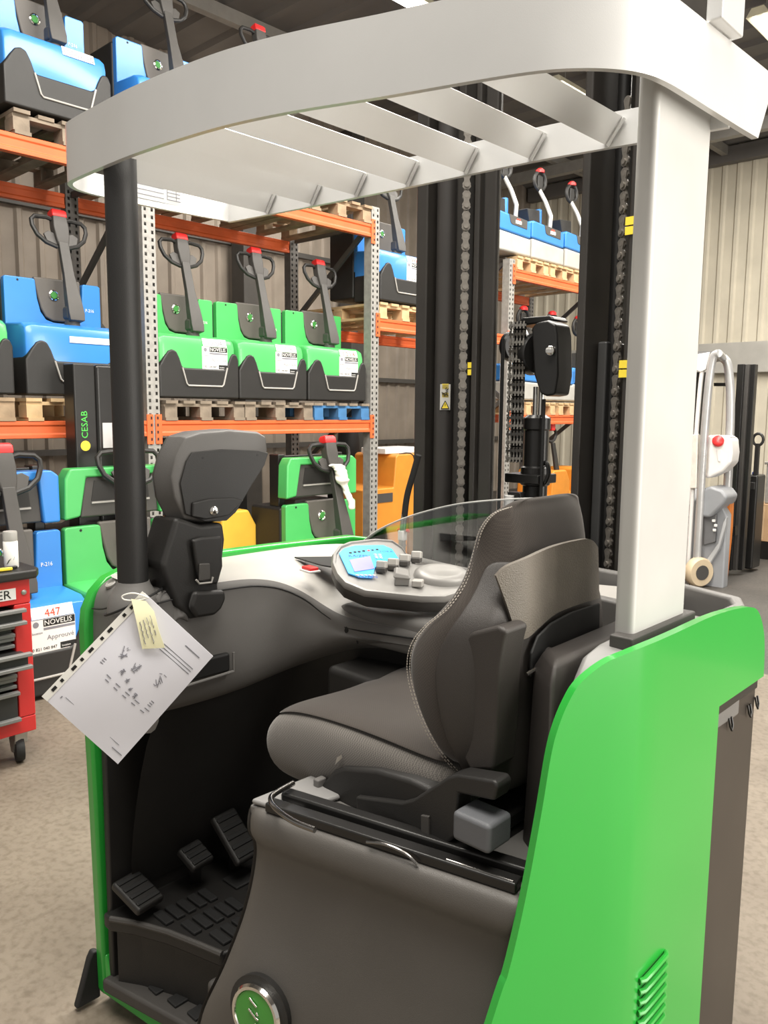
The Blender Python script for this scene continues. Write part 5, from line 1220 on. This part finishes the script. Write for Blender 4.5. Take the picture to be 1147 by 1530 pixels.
for q in [(-2.82,7.5,0.629),(-2.799,7.5,0.587),(-2.808,7.5,0.542)]: MB().box((-.014, -.01, -.012), (.014, .01, .012), None, q).build('control_button', WHITE, g, bevel=.004)
MB().prism([(-2.861,7.8,1.099),(-2.822,7.8,1.165),(-2.817,7.8,0.878),(-2.86,7.8,0.875)], (0, .06, 0)).build('seat_side', TRUCKG, g, bevel=.01)
wq = (-2.909,7.44,0.099)
MB().lathe([(.05, -.05), (.125, -.05), (.14, -.03), (.14, .03), (.125, .05), (.05, .05)], (wq[0], wq[1], .141), (.9, -.5, 0), 28).build('load_wheel', CREAM, g, smooth=True, ang=40)
MB().lathe([(.07, -.056), (.07, .056)], (wq[0], wq[1], .141), (.9, -.5, 0), 20).build('wheel_hub', GREYD, g, smooth=True, ang=40)
MB().prism([(-2.996,7.4,0.239),(-2.946,7.4,0.259),(-2.933,7.4,0.03),(-2.982,7.4,0.003)], (0, .06, 0)).build('wheel_guard', BLACKM, g, bevel=.01)
for q0, q1, yy, m_ in ((-2.946, -2.881, 8.2, BLACKM), (-2.902, -2.844, 8.24, GREYD), (-2.864, -2.801, 8.28, BLACKM)):
    MB().box((q0, yy, .05), (q1, yy + .08, 2.10)).build('mast_rail', m_, g, bevel=.006)
MB().prism([(-3.014,8.1,0.472),(-2.833,8.1,0.518),(-2.828,8.1,0.425),(-3.007,8.1,0.364)], (0, .08, 0)).build('cross_member', BLACKM, g)
MB().box((-3.62, 7.6, .08), (-3.0, 8.7, .82)).build('chassis', TRUCKG, g, bevel=.04, seg=3)
MB().box((-3.6, 8.2, .05), (-3.45, 8.36, 2.10)).build('mast_rail', BLACKM, g, bevel=.006)
jq = [(-2.924,7.52,1.108),(-2.937,7.52,1.014),(-2.888,7.52,1.023),(-2.769,7.52,1.092),(-2.702,7.52,1.17),(-2.696,7.52,1.268),(-2.715,7.52,1.389),(-2.753,7.52,1.418),(-2.936,7.52,1.419)]
j = empty('jerrycan', (jq[0][0], 7.6, jq[2][2])); tag(j, 'white plastic jerrycan with red cap on the grey truck at the right', 'jerrycan')
MB().prism(jq, (0, .20, 0)).build('can_body', MILK, j, bevel=.025, seg=3)
MB().lathe([(.052, 0), (.052, .03), (.042, .04)], (-2.832,7.53,1.36), (.2, -.85, .45), 20).build('red_cap', REDB, j, smooth=True, ang=50)
MB().prism([(-2.838,7.51,1.287),(-2.789,7.51,1.289),(-2.795,7.51,1.178),(-2.819,7.51,1.177)], (0, .02, 0)).build('moulded_handle', MILK, j, bevel=.006)
# black machine, grey cabinet, box and wrapped forks beyond
k_ = empty('stacker', (-2.8, 8.6, 0)); tag(k_, 'small black stacker behind the grey reach truck at the right', 'stacker')
b0, b1 = -2.900, -2.782
MB().box((b0, 8.5, .03), (b1, 8.75, 1.0)).build('body', BLACKM, k_, bevel=.02)
MB().box((b0 + .02, 8.49, .85), (b1 - .02, 8.51, .93)).build('control_panel', BLACK, k_, bevel=.01)
MB().box((b0 + .04, 8.55, 1.0), (b1 - .04, 8.65, 1.03)).build('blue_cap', INKB, k_, bevel=.008)
MB().tube([(b0 + .08 + .05*math.cos(t), 8.55, 1.36 + .06*math.sin(t)) for t in [2*math.pi*i/14 for i in range(14)]], .014, 8, True).build('handle_loop', BLACK, k_, smooth=True)
MB().box((b0 + .06, 8.53, 1.0), (b0 + .10, 8.57, 1.32)).build('handle_stem', BLACK, k_)
c0 = -3.098
cb_ = MB().box((c0, 9.4, .20), (c0 + .6, 9.9, .62)).build('cardboard_box', CARD, None, bevel=.006); tag(cb_, 'brown cardboard box at the right edge below a grey cabinet', 'cardboard box')
MB().box((c0 + .06, 9.398, .22), (c0 + .12, 9.4, .60)).build('tape', mat('box_tape', (.60, .43, .26), .4), cb_)
MB().box((c0, 9.4, 0), (c0 + .6, 9.9, .195)).build('box_stand', BLACKM, cb_)
gc = MB().box((c0 + .09, 9.45, .625), (c0 + .6, 9.85, 1.06)).build('steel_cabinet', GALV, None, bevel=.008); tag(gc, 'grey metal cabinet standing on the cardboard box at the right edge', 'cabinet')
MB().box((c0 + .07, 9.43, 1.06), (c0 + .6, 9.85, 1.09)).build('lid', STEEL, gc, bevel=.006)
wq = (-3.412,10.244,0.06)
wf = empty('fork_tine', (wq[0], wq[1], 0)); tag(wf, 'fork tip wrapped in clear film on the dark floor at the right', 'fork')
wq = Vector(wq) + Vector((.14, -.04, 0))
MB().bar(wq + Vector((-.05, -.10, 0)), wq + Vector((.45, .45, .02)), .16, .06).build('tine', GALV, wf, bevel=.01)
MB().bar(wq + Vector((-.09, -.14, 0)), wq + Vector((.10, .07, 0)), .22, .11).build('film_wrap', CLEARFILM, wf, bevel=.02, seg=2)
